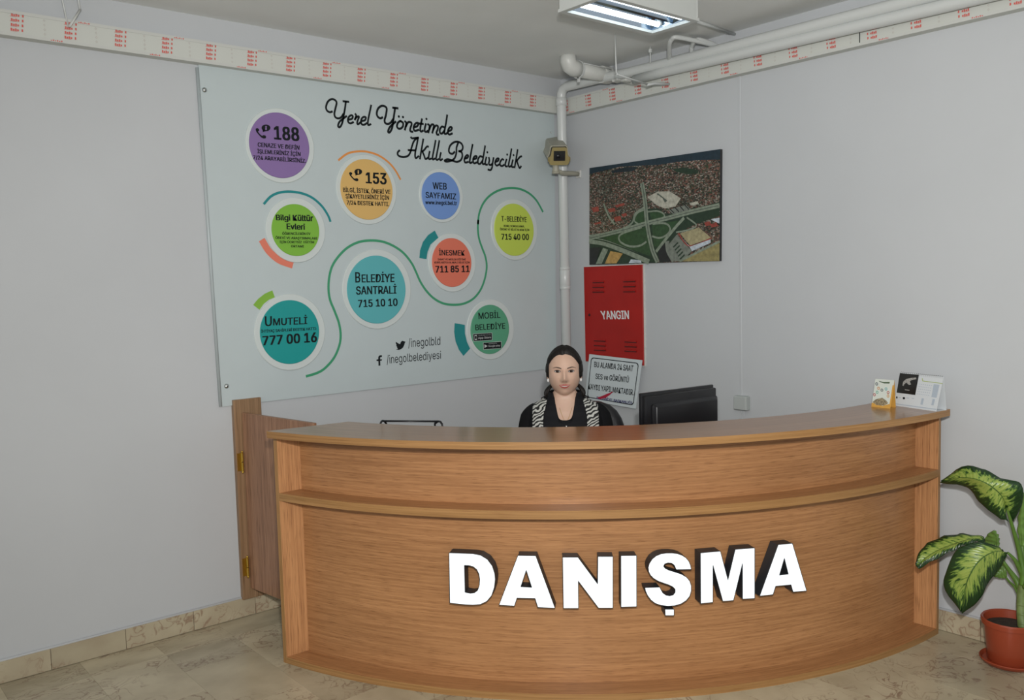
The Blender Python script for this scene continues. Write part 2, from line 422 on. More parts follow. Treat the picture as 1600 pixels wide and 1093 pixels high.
for root, lo, hi, z0, z1, f, base in ((tr1, X0, 4.19, 2.879, 2.989, L3, .92), (tr2, Y0, 4.40, 2.872, 2.978, R3, 4.15)):
    for zz in (z0, z1 - .014):
        a, b = f(lo, zz), f(hi, zz + .014)
        bm = bmesh.new()
        lo3 = Vector((min(a.x, b.x), min(a.y, b.y), zz)); hi3 = Vector((max(a.x, b.x), max(a.y, b.y), zz + .014))
        ax = 1 if root is tr1 else 0
        hi3[ax] = lo3[ax] + .0017
        box_bm(bm, (lo3 + hi3) / 2, hi3 - lo3); finish(bm, 'tape_strip', M['tape'], root)
    s = base - (.2165 * (16 if root is tr1 else 26)); n = 0
    while s < hi - .03:
        if s > max(lo, -.6) + .05:
            bm = bmesh.new(); mark_bm(bm, f, (s, (z0 + z1) / 2), 'red'); finish(bm, 'red_print', M['red_ink'], root)
            bm = bmesh.new(); mark_bm(bm, f, (s + .11, (z0 + z1) / 2), 'dia'); finish(bm, 'diamond_print', M['grey_ink'], root)
            if n % 2:
                bm = bmesh.new(); mark_bm(bm, f, (s + .06, z1 - .007), 'word'); mark_bm(bm, f, (s - .06, z0 + .006), 'word'); bmesh.ops.translate(bm, vec=(0, -.0006, 0) if root is tr1 else (-.0006, 0, 0), verts=bm.verts); finish(bm, 'red_word', M['red_ink'], root)
        s += .2165; n += 1
# butt joint in the right strip
box('joint_gap', (XW - D_ - .001, 2.265, 2.925), (.002, .004, .08), M['ink'], tr2)

# wooden post fixed to the left wall, carries the gate
def wbox(name, lo, hi, m, parent=None, vertical=False, bevel=.0015):
    bm = bmesh.new(); box_bm(bm, [(a + b) / 2 for a, b in zip(lo, hi)], [b - a for a, b in zip(lo, hi)], bevel=bevel); cube_uv(bm, vertical)
    return finish(bm, name, m, parent)
post = wbox('trim_3', (1.822, YW - .030, .098), (1.975, YW, 1.17), M['wood_post'], None, True); tag(post, kind='structure')
gate = empty('swing_gate', (1.862, YW - .04, .15), 0, 'brown wooden swing gate hinged to the wall post left of the desk', 'gate')
a0, a1 = Vector((1.864, YW - .034, 0)), Vector((1.952, 3.80, 0)); dr = (a1 - a0).normalized(); nr = Vector((-dr.y, dr.x, 0))
bm = bmesh.new(); L_ = (a1 - a0).length
box_bm(bm, (0, 0, 0), (L_, .02, .945), bevel=.002); cube_uv(bm, True)
mt = Matrix.Translation((a0 + a1) / 2 + Vector((0, 0, .6275)) - nr * -.01) @ Matrix((dr, nr, Vector((0, 0, 1)))).transposed().to_4x4()
bmesh.ops.transform(bm, matrix=mt, verts=bm.verts); finish(bm, 'gate_panel', M['wood_door'], gate)
for hz in (.84, .275):
    bm = bmesh.new(); c = Vector((1.851, YW - .040, hz))
    tube_bm(bm, [c + Vector((0, 0, -.05)), c + Vector((0, 0, -.002))], .0075, 12); tube_bm(bm, [c + Vector((0, 0, .002)), c + Vector((0, 0, .05))], .0075, 12)
    ellipsoid_bm(bm, c + Vector((0, 0, .054)), (.006, .006, .007), 10, 8); ellipsoid_bm(bm, c + Vector((0, 0, -.054)), (.006, .006, .007), 10, 8)
    box_bm(bm, c + Vector((-.012, .008, 0)), (.024, .003, .095))
    h = finish(bm, 'hinge', M['brass'], gate, smooth=False); h['label'] = 'brass hinge'; smooth_by_angle(h, 40)

# ------------------------------------------------------------------ reception desk (quarter-round, centred on the room corner)
DC = Vector((4.2399, 4.4442, 0)); RB, RT, RP, RI = 2.600, 2.6605, 2.490, 2.300
YL, XR = 3.744, 4.192         # inner faces of the two side panels
desk = empty('reception_desk', (DC.x - 1.8, DC.y - 1.8, 0), 0, 'curved wooden reception desk with white illuminated letters on its front', 'desk')
def a_left(r, y): return -PI + math.asin((DC.y - y) / r)
def a_right(r, x): return -PI / 2 - math.asin((DC.x - x) / r)
def arc_slab(name, r0, r1, z0, z1, m, yl, xr, parent=desk, seg=64, edge_m=None, bev=0.0, a_lim=None):
    bm = bmesh.new(); uv = bm.loops.layers.uv.verify(); rows = []
    for i in range(seg + 1):
        t = i / seg; row = []
        for r, z in ((r0, z0), (r1, z0), (r1, z1), (r0, z1)):
            al, ar = (a_left(r, yl(r) if callable(yl) else yl), a_right(r, xr(r) if callable(xr) else xr)) if a_lim is None else a_lim
            a = al + (ar - al) * t
            row.append((bm.verts.new((DC.x + r * math.cos(a), DC.y + r * math.sin(a), z)), a, r, z))
        rows.append(row)
    def face(q, kind):
        f = bm.faces.new([v[0] for v in q])
        for l, v in zip(f.loops, q):
            a, r, z = v[1:]
            l[uv].uv = (a * 2.5, z) if kind == 'v' else (a * 2.5, r)
        return f
    for i in range(seg):
        A, B = rows[i], rows[i + 1]
        for k, kind in ((0, 'h'), (1, 'v'), (2, 'h'), (3, 'v')):
            k2 = (k + 1) % 4; f = face((A[k], A[k2], B[k2], B[k]), kind); f.smooth = True
            if edge_m is not None and k == 1: f.material_index = 1
    for row in (rows[0], rows[-1]):
        f = bm.faces.new([v[0] for v in row])
        for l, v in zip(f.loops, row): l[uv].uv = (v[2], v[3])
        if edge_m is not None: f.material_index = 1
    o = finish(bm, name, [m, edge_m] if edge_m is not None else m, parent); smooth_by_angle(o, 30); return o
ZT1, ZT0, ZS1, ZS0, ZB = 1.1063, 1.0753, .8086, .7728, .0303
top = arc_slab('countertop', RI, RT, ZT0, ZT1, M['wood_top'], lambda r: 3.722 - (RT - r) * .13, 4.172, edge_m=M['wood_edge'])
arc_slab('shelf', RP - .01, RB, ZS0, ZS1, M['wood'], YL, XR, edge_m=M['wood_edge'])
arc_slab('base_board', RP - .01, RB, 0, ZB, M['wood'], YL, XR, edge_m=M['wood_edge'])
arc_slab('upper_front_panel', RP - .02, RP, ZS1, ZT0, M['wood'], YL, XR)
arc_slab('lower_front_panel', RP - .02, RP, ZB, ZS0, M['wood'], YL, XR)
def side_panel(out_pts):
    bm = bmesh.new(); uv = bm.loops.layers.uv.verify()
    lo = [bm.verts.new((*p, 0)) for p in out_pts]; hi = [bm.verts.new((*p, ZT0)) for p in out_pts]; n = len(lo)
    fs = [bm.faces.new(lo), bm.faces.new(hi)] + [bm.faces.new((lo[i], lo[(i + 1) % n], hi[(i + 1) % n], hi[i])) for i in range(n)]
    for f in fs:
        for l in f.loops: p = l.vert.co; l[uv].uv = (p.z, p.x + p.y)
    fs[2].material_index = 1
    return finish(bm, 'side_panel', [M['wood_side'], M['wood_edge']], desk)
def xr_(r, y): return DC.x - math.sqrt(r * r - (DC.y - y) ** 2)
def yr_(r, x): return DC.y - math.sqrt(r * r - (DC.x - x) ** 2)
TH = .022
side_panel([(xr_(RB, YL), YL), (xr_(RB, YL + TH), YL + TH), (xr_(RI + .02, YL + TH), YL + TH), (xr_(RI + .02, YL), YL)])
side_panel([(XR, yr_(RB, XR)), (XR + TH, yr_(RB, XR + TH)), (XR + TH, yr_(RP - .02, XR + TH)), (XR, yr_(RP - .02, XR))])
# inner working surface, and supports
arc_slab('work_surface', 2.00, RP - .022, .735, .760, M['wood_top'], 0, 0, a_lim=(math.radians(-161), math.radians(-119.5)), seg=32)
arc_slab('work_surface', 1.58, RP - .022, .735, .760, M['wood_top'], 0, 0, a_lim=(math.radians(-119.4), math.radians(-94)), seg=32)
for r0, r1, ad in ((2.02, 2.46, -160.6), (2.02, 2.46, -119.9), (1.60, 2.46, -118.8), (1.60, 2.46, -94.5)):
    arc_slab('support_panel', r0, r1, 0, .735, M['wood_door'], 0, 0, a_lim=(math.radians(ad), math.radians(ad + .45)), seg=1)

# illuminated box letters
LET = {
 'D': ('N3', [(65, 182), (200, 187), (270, 190), (335, 202), (395, 238), (437, 295), (458, 360), (463, 410), (455, 480), (432, 550), (390, 600), (335, 626), (270, 632), (200, 628), (72, 615)],
       [[(197, 290), (240, 292), (275, 302), (305, 327), (323, 365), (330, 410), (327, 460), (312, 505), (285, 526), (250, 531), (203, 522)]]),
 'A': ('N3', [(658, 205), (812, 208), (978, 658), (830, 652), (806, 575), (650, 572), (628, 640), (495, 632)], [[(730, 332), (778, 480), (683, 474)]]),
 'N': ('N3', [(1043, 220), (1175, 220), (1345, 450), (1347, 214), (1477, 214), (1477, 657), (1352, 657), (1178, 425), (1180, 660), (1050, 660)], []),
 'I': ('N3', [(1545, 207), (1680, 205), (1681, 646), (1546, 651)], []),
 'S': ('N4', [(552, 325), (545, 290), (530, 255), (505, 225), (470, 203), (430, 190), (385, 184), (335, 185), (290, 192), (250, 208), (215, 236), (190, 275), (181, 310), (185, 345), (200, 375), (228, 403), (265, 425), (310, 442), (355, 457), (392, 475), (413, 497), (413, 522), (395, 545), (365, 553), (335, 548), (308, 530), (290, 500), (280, 478), (152, 482), (158, 512), (175, 550), (203, 588), (240, 617), (290, 634), (350, 641), (410, 637), (465, 620), (508, 592), (538, 555), (551, 512), (551, 465), (538, 425), (510, 392), (465, 366), (410, 348), (355, 331), (325, 315), (312, 297), (322, 278), (348, 268), (380, 270), (405, 288), (422, 327)], []),
 'C': ('N4', [(325, 668), (403, 668), (403, 722), (327, 722)], []),
 'M': ('N4', [(630, 183), (802, 168), (867, 415), (930, 152), (1098, 140), (1098, 575), (993, 580), (992, 275), (915, 592), (823, 600), (738, 290), (738, 608), (632, 620)], []),
 'A2': ('N4', [(1300, 112), (1422, 100), (1545, 510), (1428, 520), (1410, 458), (1278, 470), (1255, 542), (1140, 555)], [[(1353, 228), (1387, 365), (1310, 375)]]),
}
DEP = .058; RF = RP + .004 + DEP
def hit_cyl(u, v, r):
    d = ray(u, v); o = EYE - DC; A = d.x ** 2 + d.y ** 2; B = 2 * (o.x * d.x + o.y * d.y); C_ = o.x ** 2 + o.y ** 2 - r * r
    t = (-B - math.sqrt(B * B - 4 * A * C_)) / (2 * A); return EYE + d * t
for key, (zk, out, holes) in LET.items():
    us = [zp(zk, p) for p in out]; uc = sum(p[0] for p in us) / len(us); vc = sum(p[1] for p in us) / len(us)
    us_c = ((min(p[0] for p in us) + max(p[0] for p in us)) / 2, vc)
    if key == 'C': us_c = (zp('N4', (366, 0))[0], vc)
    pc = hit_cyl(*us_c, RF); n = Vector((pc.x - DC.x, pc.y - DC.y, 0)).normalized()
    def onp(p, _n=n, _c=pc):
        q = zp(zk, p); d = ray(*q); return EYE + d * ((_c - EYE).dot(_n) / d.dot(_n))
    O3 = [onp(p) for p in out]; H3 = [[onp(p) for p in h] for h in holes]
    nm = dict(D='D', A='A', N='N', I='I', S='S', C='cedilla', M='M', A2='A')[key]
    s_ = poly('sign_letter', O3, M['blackm'], desk, thick=-n * DEP, holes=H3)
    s_['label'] = 'box letter %s with black sides and a glowing white face' % nm if key != 'C' else 'small box cedilla under the letter S'
    cen = sum(O3, Vector()) / len(O3)
    inset = lambda ps, k: [p for p in ps]
    fc = poly('lit_face', [p + n * .0012 for p in O3], M['lit'], s_, holes=[[p + n * .0012 for p in h] for h in H3])
    # black rim edging round the face
    bm = bmesh.new()
    for lp in [O3] + H3:
        k = len(lp)
        for i in range(k):
            a, b = lp[i] + n * .0015, lp[(i + 1) % k] + n * .0015
            tube_bm(bm, [a, b], .0014, 5)
    # little screws on top edges
    zt = max(p.z for p in O3)
    for p in O3:
        if abs(p.z - zt) < .012:
            ellipsoid_bm(bm, p - n * DEP * .75 + Vector((0, 0, .001)), (.002, .002, .002), 6, 4); break
    finish(bm, 'rim', M['blackm'], s_)

# ------------------------------------------------------------------ big poster on the left wall
PT = .012
def LP(off):
    return lambda u, v: on_left(u, v, PT + off)
poster = empty('wall_poster', (2.97, YW, 1.14), 0, 'large pale blue-grey poster board with coloured circles and phone numbers', 'poster')
cor = [on_left(*q, PT) for q in ((310, 101), (866, 176), (869.5, 574.5), (347, 635))]
poly('board', cor, M['board'], poster, thick=Vector((0, PT, 0)))
def lm(name, c, **k): M[name] = mat(name, c, k.pop('rough', .4), **k); return M[name]
for n_, c_ in dict(c_purple=(.24, .15, .36), c_orange=(.68, .43, .14), c_blue=(.16, .29, .62), c_lime=(.50, .62, .09), c_coral=(.70, .17, .105),
                   c_green=(.20, .45, .045), c_cyan=(.10, .42, .45), c_teal=(.01, .30, .29), c_mint=(.09, .34, .20), l_green=(.045, .30, .15),
                   l_teal=(.01, .23, .24), l_salmon=(.72, .20, .13), l_olive=(.22, .44, .05), l_orange=(.72, .27, .06), pale=(.55, .58, .57)).items(): lm(n_, c_)
def disc(px, mname, label, ringpx, texts):
    """px, ringpx: (left, right, top, bottom) extents in the photograph"""
    def circ(e, off):
        f = LP(off); a, b = f(e[0], (e[2] + e[3]) / 2), f(e[1], (e[2] + e[3]) / 2); t, u = f((e[0] + e[1]) / 2, e[2]), f((e[0] + e[1]) / 2, e[3])
        return Vector(((a.x + b.x) / 2, a.y, (t.z + u.z) / 2)), ((b.x - a.x) + (t.z - u.z)) / 4
    def cyl(name, c, r, th, m, lab=None):
        bm = bmesh.new(); n = 72
        prof = [(0, 0), (r, 0), (r, th * .6), (r - th * .4, th), (0, th)]
        lathe_bm(bm, prof, (0, 0, 0), n)
        bmesh.ops.transform(bm, matrix=Matrix.Translation(c) @ Matrix.Rotation(PI / 2, 4, 'X'), verts=bm.verts)
        o = finish(bm, name, m, poster); smooth_by_angle(o, 30)
        if lab: o['label'] = lab
        return o
    c, r = circ(ringpx, 0); cyl('white_ring', c, r, .007, M['ring'])
    c, r = circ(px, .007); c.y = YW - PT - .007
    d = cyl('colour_disc', c, r, .005, M[mname], label)
    for s, zk, q, b in texts:
        lettering(s, [zp(zk, k) for k in q], M['ink'], d, LP(.0128), b)
    return d
RE = .03; BO = .036
d188 = disc((387.3, 484.4, 178, 276), 'c_purple', 'purple disc reading 188 with a telephone sign', (381.5, 491.5, 171, 284), [
    ('188', 'E', [(580, 165), (1120, 200), (1135, 480), (590, 440)], .035),
    ('CENAZE VE DEFİN', 'E', [(240, 510), (1135, 580), (1130, 668), (240, 600)], RE),
    ('İŞLEMLERİNİZ İÇİN', 'E', [(230, 655), (1160, 720), (1155, 803), (235, 740)], RE),
    ('7/24 ARAYABİLİRSİNİZ.', 'E', [(140, 785), (1275, 865), (1275, 948), (145, 868)], RE)])
d153 = disc((529.9, 614.5, 250.7, 340.9), 'c_orange', 'amber disc reading 153 with a telephone sign', (522.5, 620.6, 244, 348), [
    ('153', 'B', [(343, 525), (468, 530), (468, 595), (345, 587)], .035),
    ('BİLGİ, İSTEK, ÖNERİ VE', 'B', [(210, 615), (490, 628), (490, 652), (212, 640)], RE),
    ('ŞİKAYETLERİNİZ İÇİN', 'B', [(225, 652), (482, 662), (482, 686), (227, 676)], RE),
    ('7/24 DESTEK HATTI.', 'B', [(232, 690), (482, 700), (482, 723), (234, 714)], RE)])
disc((657.2, 719.3, 270.6, 340.9), 'c_blue', 'blue disc naming a web address', (653, 723.5, 265, 346), [
    ('WEB', 'B', [(738, 583), (822, 588), (822, 626), (740, 622)], .022),
    ('SAYFAMIZ', 'B', [(697, 640), (877, 650), (877, 684), (698, 674)], .022),
    ('www.inegol.bel.tr', 'B', [(695, 690), (882, 694), (882, 718), (696, 711)], RE)])
disc((770.5, 834.6, 319.7, 397.9), 'c_lime', 'yellow-green disc reading 715 40 00', (765, 840, 313, 404.5), [
    ('T-BELEDİYE', 'B', [(1143, 782), (1293, 788), (1293, 818), (1145, 812)], BO * .6),
    ('BORÇ SORGULAMA,', 'B', [(1158, 833), (1280, 837), (1280, 848), (1158, 845)], RE),
    ('ÖDEME VE BİLGİ ALMAK İÇİN', 'B', [(1135, 853), (1308, 858), (1308, 869), (1135, 865)], RE),
    ('715 40 00', 'B', [(1143, 887), (1306, 888), (1306, 922), (1145, 920)], RE)])
disc((673.6, 737.2, 373.2, 446.7), 'c_coral', 'coral disc reading 711 85 11', (667, 743.6, 366, 454.2), [
    ('İNESMEK', 'D', [(473, 227), (626, 230), (626, 260), (475, 258)], .022),
    ('SANAT VE MESLEK EĞİTİMİ', 'D', [(467, 277), (632, 278), (632, 288), (467, 288)], RE),
    ('KURSLARIYLA ALAKALI BİLGİ İÇİN', 'D', [(448, 295), (655, 296), (655, 306), (448, 306)], RE),
    ('711 85 11', 'D', [(453, 322), (655, 319), (655, 356), (455, 360)], BO)])
disc((422.6, 499.8, 320.4, 398.2), 'c_green', 'grass-green disc with six lines of small text', (412.6, 509.1, 310.5, 408.2), [
    ('Bilgi Kültür', 'C', [(163, 178), (352, 180), (352, 210), (165, 205)], BO),
    ('Evleri', 'C', [(217, 222), (310, 224), (310, 253), (218, 250)], BO),
    ('ÖĞRENCİLERİN EV', 'C', [(196, 266), (338, 267), (338, 279), (196, 278)], RE),
    ('ÖDEVİ VE ARAŞTIRMALARI', 'C', [(162, 287), (372, 291), (372, 302), (162, 299)], RE),
    ('İÇİN ÜCRETSİZ  EĞİTİM', 'C', [(183, 309), (356, 310), (356, 321), (183, 320)], RE),
    ('ORTAMI', 'C', [(240, 330), (305, 331), (305, 342), (240, 341)], RE)])
disc((539.9, 635.1, 401.3, 503.1), 'c_cyan', 'light turquoise disc reading 715 10 10', (531.5, 643.5, 392, 511), [
    ('B', 'C', [(562, 466), (588, 467), (588, 517), (563, 518)], .022),
    ('ELEDİYE', 'C', [(594, 478), (760, 474), (760, 515), (595, 517)], .026),
    ('SANTRALİ', 'C', [(566, 538), (770, 535), (770, 573), (567, 578)], .026),
    ('715 10 10', 'C', [(576, 606), (775, 598), (776, 634), (578, 642)], RE)])
disc((404, 500, 470.4, 566.6), 'c_teal', 'dark teal disc reading 777 00 16', (394.5, 509, 461, 576.5), [
    ('U', 'C', [(108, 688), (144, 687), (144, 735), (110, 737)], .022),
    ('MUTELİ', 'C', [(150, 699), (322, 690), (322, 726), (150, 733)], .024),
    ('İHTİYAÇ SAHİPLERİ DESTEK HATTI:', 'C', [(90, 756), (368, 742), (368, 755), (90, 770)], RE),
    ('777 00 16', 'C', [(96, 788), (370, 768), (371, 815), (98, 833)], .035)])
dmob = disc((733.8, 796.1, 477.3, 551.5), 'c_mint', 'green disc with two small black badges', (727, 803.3, 469, 560), [
    ('MOBİL', 'D', [(706, 597), (835, 592), (836, 626), (708, 634)], .015),
    ('BELEDİYE', 'D', [(688, 667), (864, 657), (865, 690), (690, 700)], .015)])
fp = LP(.0128)
def zpoly(name, zk, pts, m, parent, off=.0128, conv=None, rnd=0):
    if rnd: pts = [tuple(p) for p in catmull([Vector(p) for p in pts], rnd, True)]
    c = conv or LP(off)
    return poly(name, [c(*zp(zk, p)) for p in pts], m, parent)
PHONE = [(195, 240), (205, 212), (240, 205), (272, 230), (272, 258), (248, 278), (270, 312), (305, 350), (335, 370), (365, 355), (405, 362), (425, 395), (408, 425), (365, 428), (318, 405), (265, 350), (215, 290)]
BUB = [(418 + 95 * math.cos(a * PI / 10), 200 + 72 * math.sin(a * PI / 10)) for a in range(20)]
for dd, zk, tf, ink2 in ((d188, 'E', lambda p: p, 'c_purple'), (d153, 'E', lambda p: ((p[0] - 418) * .88 + 418 + 144.2 * 13.667, (p[1] - 200) * .88 + 200 + 68.6 * 13.667), 'c_orange')):
    zpoly('phone_sign', zk, [tf(p) for p in PHONE], M['ink'], dd)
    zpoly('speech_bubble', zk, [tf(p) for p in BUB], M['ink'], dd)
    zpoly('bubble_tail', zk, [tf(p) for p in ((345, 235), (440, 262), (350, 292))], M['ink'], dd)
    lettering('i', [zp(zk, tf(p)) for p in ((400, 165), (438, 165), (438, 245), (400, 245))], M[ink2], dd, LP(.0134), .03)
# badges
for rect, tq, t, sq, s_ in (([(175, 628), (528, 608), (532, 738), (182, 760)], [(268, 683), (510, 668), (512, 706), (270, 722)], 'App Store', [(272, 645), (508, 630), (509, 646), (273, 660)], 'Available on the'),
                            ([(368, 795), (705, 770), (708, 895), (375, 918)], [(462, 842), (683, 826), (686, 858), (464, 872)], 'Google play', [(466, 806), (620, 794), (621, 808), (467, 820)], 'ANDROID APP ON')):
    cx_ = sum(p[0] for p in rect) / 4; cy_ = sum(p[1] for p in rect) / 4
    zpoly('badge_edge', 'G', [((p[0] - cx_) * 1.04 + cx_, (p[1] - cy_) * 1.1 + cy_) for p in rect], M['pale'], dmob, .0126)
    b_ = zpoly('badge', 'G', rect, M['ink'], dmob, .0131)
    lettering(t, [zp('G', p) for p in tq], M['pale'], dmob, LP(.0136), .01)
    lettering(s_, [zp('G', p) for p in sq], M['pale'], dmob, LP(.0136), .0)
zpoly('badge_phone', 'G', [(200, 648), (245, 645), (248, 735), (203, 738)], M['pale'], dmob, .0136); zpoly('badge_phone_screen', 'G', [(206, 664), (241, 662), (243, 718), (208, 720)], M['ink'], dmob, .014)
zpoly('badge_arrow', 'G', [(388, 822), (388, 892), (448, 855)], M['pale'], dmob, .0136)
# arcs: concentric sectors measured on the wall
def wall2(u, v): p = on_left(u, v, PT); return Vector((p.x, p.z))
def w3(off): return lambda q: Vector((q.x, YW - PT - off, q.y))
def stroke(name, zk, pts, wpx, mname, off=.001, n=8):
    P = [wall2(*zp(zk, p)) for p in pts]; P = catmull([Vector((p.x, p.y, 0)) for p in P], n)
    ribbon(name, [([Vector((p.x, p.y)) for p in P], wpx)], M[mname], poster, w3(off))
stroke('teal_arc', 'C', [(105, 122), (140, 85), (185, 66), (240, 62), (300, 72), (350, 95), (395, 135), (425, 180), (437, 210)], .0135, 'l_teal')
stroke('salmon_arc', 'C', [(98, 312), (130, 362), (180, 405), (240, 428)], .038, 'l_salmon')
stroke('orange_arc', 'B', [(185, 452), (235, 415), (290, 402), (350, 403), (420, 425), (480, 467), (520, 515), (548, 565)], .0115, 'l_orange')
zpoly('olive_arc', 'C', [(50, 630), (75, 600), (108, 574), (146, 557), (159, 592), (130, 604), (103, 625), (82, 655)], M['l_olive'], poster, .001)
zpoly('teal_sector', 'D', [(450, 113), (410, 140), (380, 180), (363, 230), (359, 275), (401, 281), (407, 240), (425, 195), (471, 155)], M['l_teal'], poster, .001)
zpoly('teal_sector', 'D', [(567, 658), (564, 710), (572, 765), (592, 815), (619, 851), (658, 808), (640, 770), (628, 720), (627, 668)], M['l_teal'], poster, .001)
GC = [(zp('C', p)) for p in ((318, 988), (370, 972), (410, 948), (455, 897), (482, 835), (489, 780), (480, 720), (458, 660), (436, 605), (428, 550), (432, 490), (447, 435), (480, 385), (525, 342), (580, 315), (640, 307), (700, 313), (755, 335), (805, 370), (845, 420))]
GC += [(zp('D', p)) for p in ((338, 355), (365, 415), (400, 468), (445, 513), (500, 542), (560, 550), (620, 543), (675, 515), (717, 465), (743, 400), (755, 330), (748, 270), (728, 215), (710, 160), (703, 100), (705, 50))]
GC += [(zp('B', p)) for p in ((1006, 830), (1012, 770), (1035, 710), (1075, 662), (1130, 630), (1190, 617), (1250, 622), (1305, 647), (1350, 690), (1387, 755))]
stroke('green_line', 'Z', GC, .0145, 'l_green', n=5)
# script heading, stroke by stroke
ST = [('S1', 40, [[(275, 425), (220, 440), (160, 405), (135, 330), (165, 220), (230, 155), (300, 145), (360, 185), (375, 240), (350, 350), (325, 470), (345, 550), (410, 580), (480, 555), (530, 480)], [(585, 200), (570, 330), (540, 500), (515, 640), (480, 740), (435, 785), (410, 745), (440, 660), (520, 590), (600, 530)], [(525, 190), (650, 205)],
      [(650, 610), (720, 590), (745, 540), (720, 510), (670, 530), (635, 590), (640, 660), (690, 695), (755, 665)], [(800, 480), (820, 520), (790, 610)], [(795, 600), (830, 550), (885, 540), (850, 640), (845, 700), (870, 710), (920, 670)],
      [(950, 640), (1020, 620), (1040, 560), (1000, 545), (950, 580), (930, 650), (950, 715), (1000, 725), (1060, 690)], [(1160, 285), (1130, 430), (1095, 600), (1085, 690), (1100, 735), (1150, 710)]], []),
 ('S2', 33, [[(200, 325), (160, 340), (115, 310), (98, 250), (120, 170), (170, 125), (220, 120), (265, 145), (275, 190), (260, 290), (238, 370), (250, 425), (300, 440), (350, 415), (385, 360)], [(425, 155), (410, 260), (390, 400), (375, 500), (345, 570), (315, 595), (300, 570), (330, 500), (380, 450), (435, 400)], [(385, 152), (475, 162)],
      [(520, 390), (565, 420), (565, 480), (530, 520), (490, 525), (460, 490), (470, 430), (505, 395), (530, 392)], [(600, 395), (625, 430), (600, 545)], [(615, 490), (660, 410), (710, 415), (720, 450), (695, 530), (700, 570), (740, 580)],
      [(765, 500), (820, 480), (840, 430), (805, 425), (770, 460), (755, 520), (780, 565), (845, 545)], [(905, 355), (880, 480), (875, 560), (895, 575), (925, 560)], [(860, 435), (925, 440)], [(975, 440), (955, 520), (955, 570), (980, 582), (1010, 565)],
      [(1010, 445), (1040, 480), (1020, 595)], [(1035, 540), (1075, 455), (1115, 460), (1110, 520), (1090, 600)], [(1105, 550), (1145, 475), (1190, 480), (1185, 540), (1165, 590), (1175, 630), (1205, 630)],
      [(1300, 500), (1260, 490), (1225, 540), (1230, 600), (1265, 610), (1305, 560)], [(1355, 285), (1335, 420), (1305, 590), (1325, 620), (1360, 600)], [(1375, 570), (1425, 550), (1440, 505), (1405, 500), (1375, 545), (1370, 600), (1395, 630), (1445, 610)]], [(492, 308), (566, 318), (985, 352)]),
 ('S3', 38, [[(205, 435), (165, 480), (170, 540), (230, 575), (310, 585), (400, 555), (450, 480), (480, 370), (520, 250), (570, 180), (620, 150)], [(465, 135), (490, 160), (560, 155), (635, 145)], [(625, 150), (600, 300), (565, 470), (560, 570), (580, 610), (640, 565)], [(405, 428), (570, 435)],
      [(745, 180), (720, 330), (690, 500), (670, 625)], [(860, 350), (825, 350), (770, 420), (725, 460)], [(725, 460), (760, 540), (795, 630), (850, 600)], [(890, 460), (870, 560), (870, 620), (890, 635), (925, 620)], [(1025, 210), (995, 380), (960, 560), (955, 630), (975, 640), (1010, 620)],
      [(1110, 215), (1080, 380), (1045, 560), (1035, 630), (1060, 650), (1095, 630)], [(1145, 490), (1125, 580), (1125, 645), (1145, 655), (1180, 630)]], []),
 ('S4', 33, [[(130, 410), (90, 450), (35, 435), (15, 380), (40, 290), (110, 225), (190, 210), (260, 240), (295, 310), (275, 380), (215, 400)], [(205, 225), (170, 320), (165, 430), (135, 530), (80, 580), (20, 600), (-40, 605), (-70, 590), (-40, 568), (0, 560), (60, 575), (110, 595), (180, 610), (250, 580), (285, 500), (270, 420), (215, 400)],
      [(335, 545), (385, 530), (405, 490), (375, 480), (340, 520), (325, 580), (345, 625), (405, 610)], [(490, 265), (465, 400), (435, 580), (440, 635), (480, 620)], [(505, 560), (555, 545), (575, 505), (545, 495), (510, 530), (500, 590), (520, 640), (580, 620)],
      [(680, 510), (640, 500), (600, 560), (600, 640), (640, 650), (680, 600)], [(740, 295), (715, 450), (690, 600), (695, 655), (730, 650)], [(765, 520), (745, 610), (750, 665), (785, 665)], [(815, 525), (825, 580), (815, 650), (845, 675), (885, 650)], [(910, 530), (890, 640), (880, 720), (850, 775), (800, 765)],
      [(950, 610), (1000, 590), (1015, 550), (985, 545), (955, 580), (940, 640), (970, 685), (1020, 665)], [(1110, 570), (1080, 560), (1040, 620), (1045, 680), (1080, 695), (1120, 670)], [(1170, 560), (1145, 650), (1150, 700), (1185, 700)], [(1268, 355), (1240, 520), (1210, 670), (1225, 710), (1255, 695)],
      [(1295, 575), (1275, 660), (1275, 710), (1310, 715)], [(1390, 370), (1365, 530), (1330, 725)], [(1470, 500), (1430, 520), (1375, 590)], [(1375, 590), (1400, 670), (1430, 735), (1460, 700)]], [(785, 420), (1182, 465), (1310, 478)])]
for zk, wz, strokes, dots in ST:
    sc_ = ZOOM[zk][2]; c0 = wall2(*zp(zk, (400, 400))); c1 = wall2(*zp(zk, (500, 400))); c2 = wall2(*zp(zk, (400, 500)))
    mpp = ((c1 - c0).length + (c2 - c0).length) / 200
    SS = []
    for s in strokes:
        P = catmull([Vector((*wall2(*zp(zk, p)), 0)) for p in s], 5); SS.append(([Vector((p.x, p.y)) for p in P], wz * mpp * 1.12))
    ribbon('script_lettering', SS, M['ink'], poster, w3(.001), [(wall2(*zp(zk, d)), 21 * mpp) for d in dots])
lettering('/inegolbld', [zp('F', p) for p in ((765, 120), (1440, 72), (1440, 245), (775, 298))], M['ink'], poster, LP(.001), 0)
lettering('/inegolbelediyesi', [zp('F', p) for p in ((315, 465), (1452, 372), (1455, 532), (325, 640))], M['ink'], poster, LP(.001), 0)
zpoly('bird_sign', 'F', [(515, 180), (560, 215), (603, 232), (608, 212), (622, 180), (650, 162), (685, 172), (718, 183), (702, 205), (690, 245), (665, 300), (625, 335), (575, 352), (518, 340), (558, 325), (535, 302), (543, 296), (518, 258), (530, 255), (512, 215)], M['ink'], poster, .001)
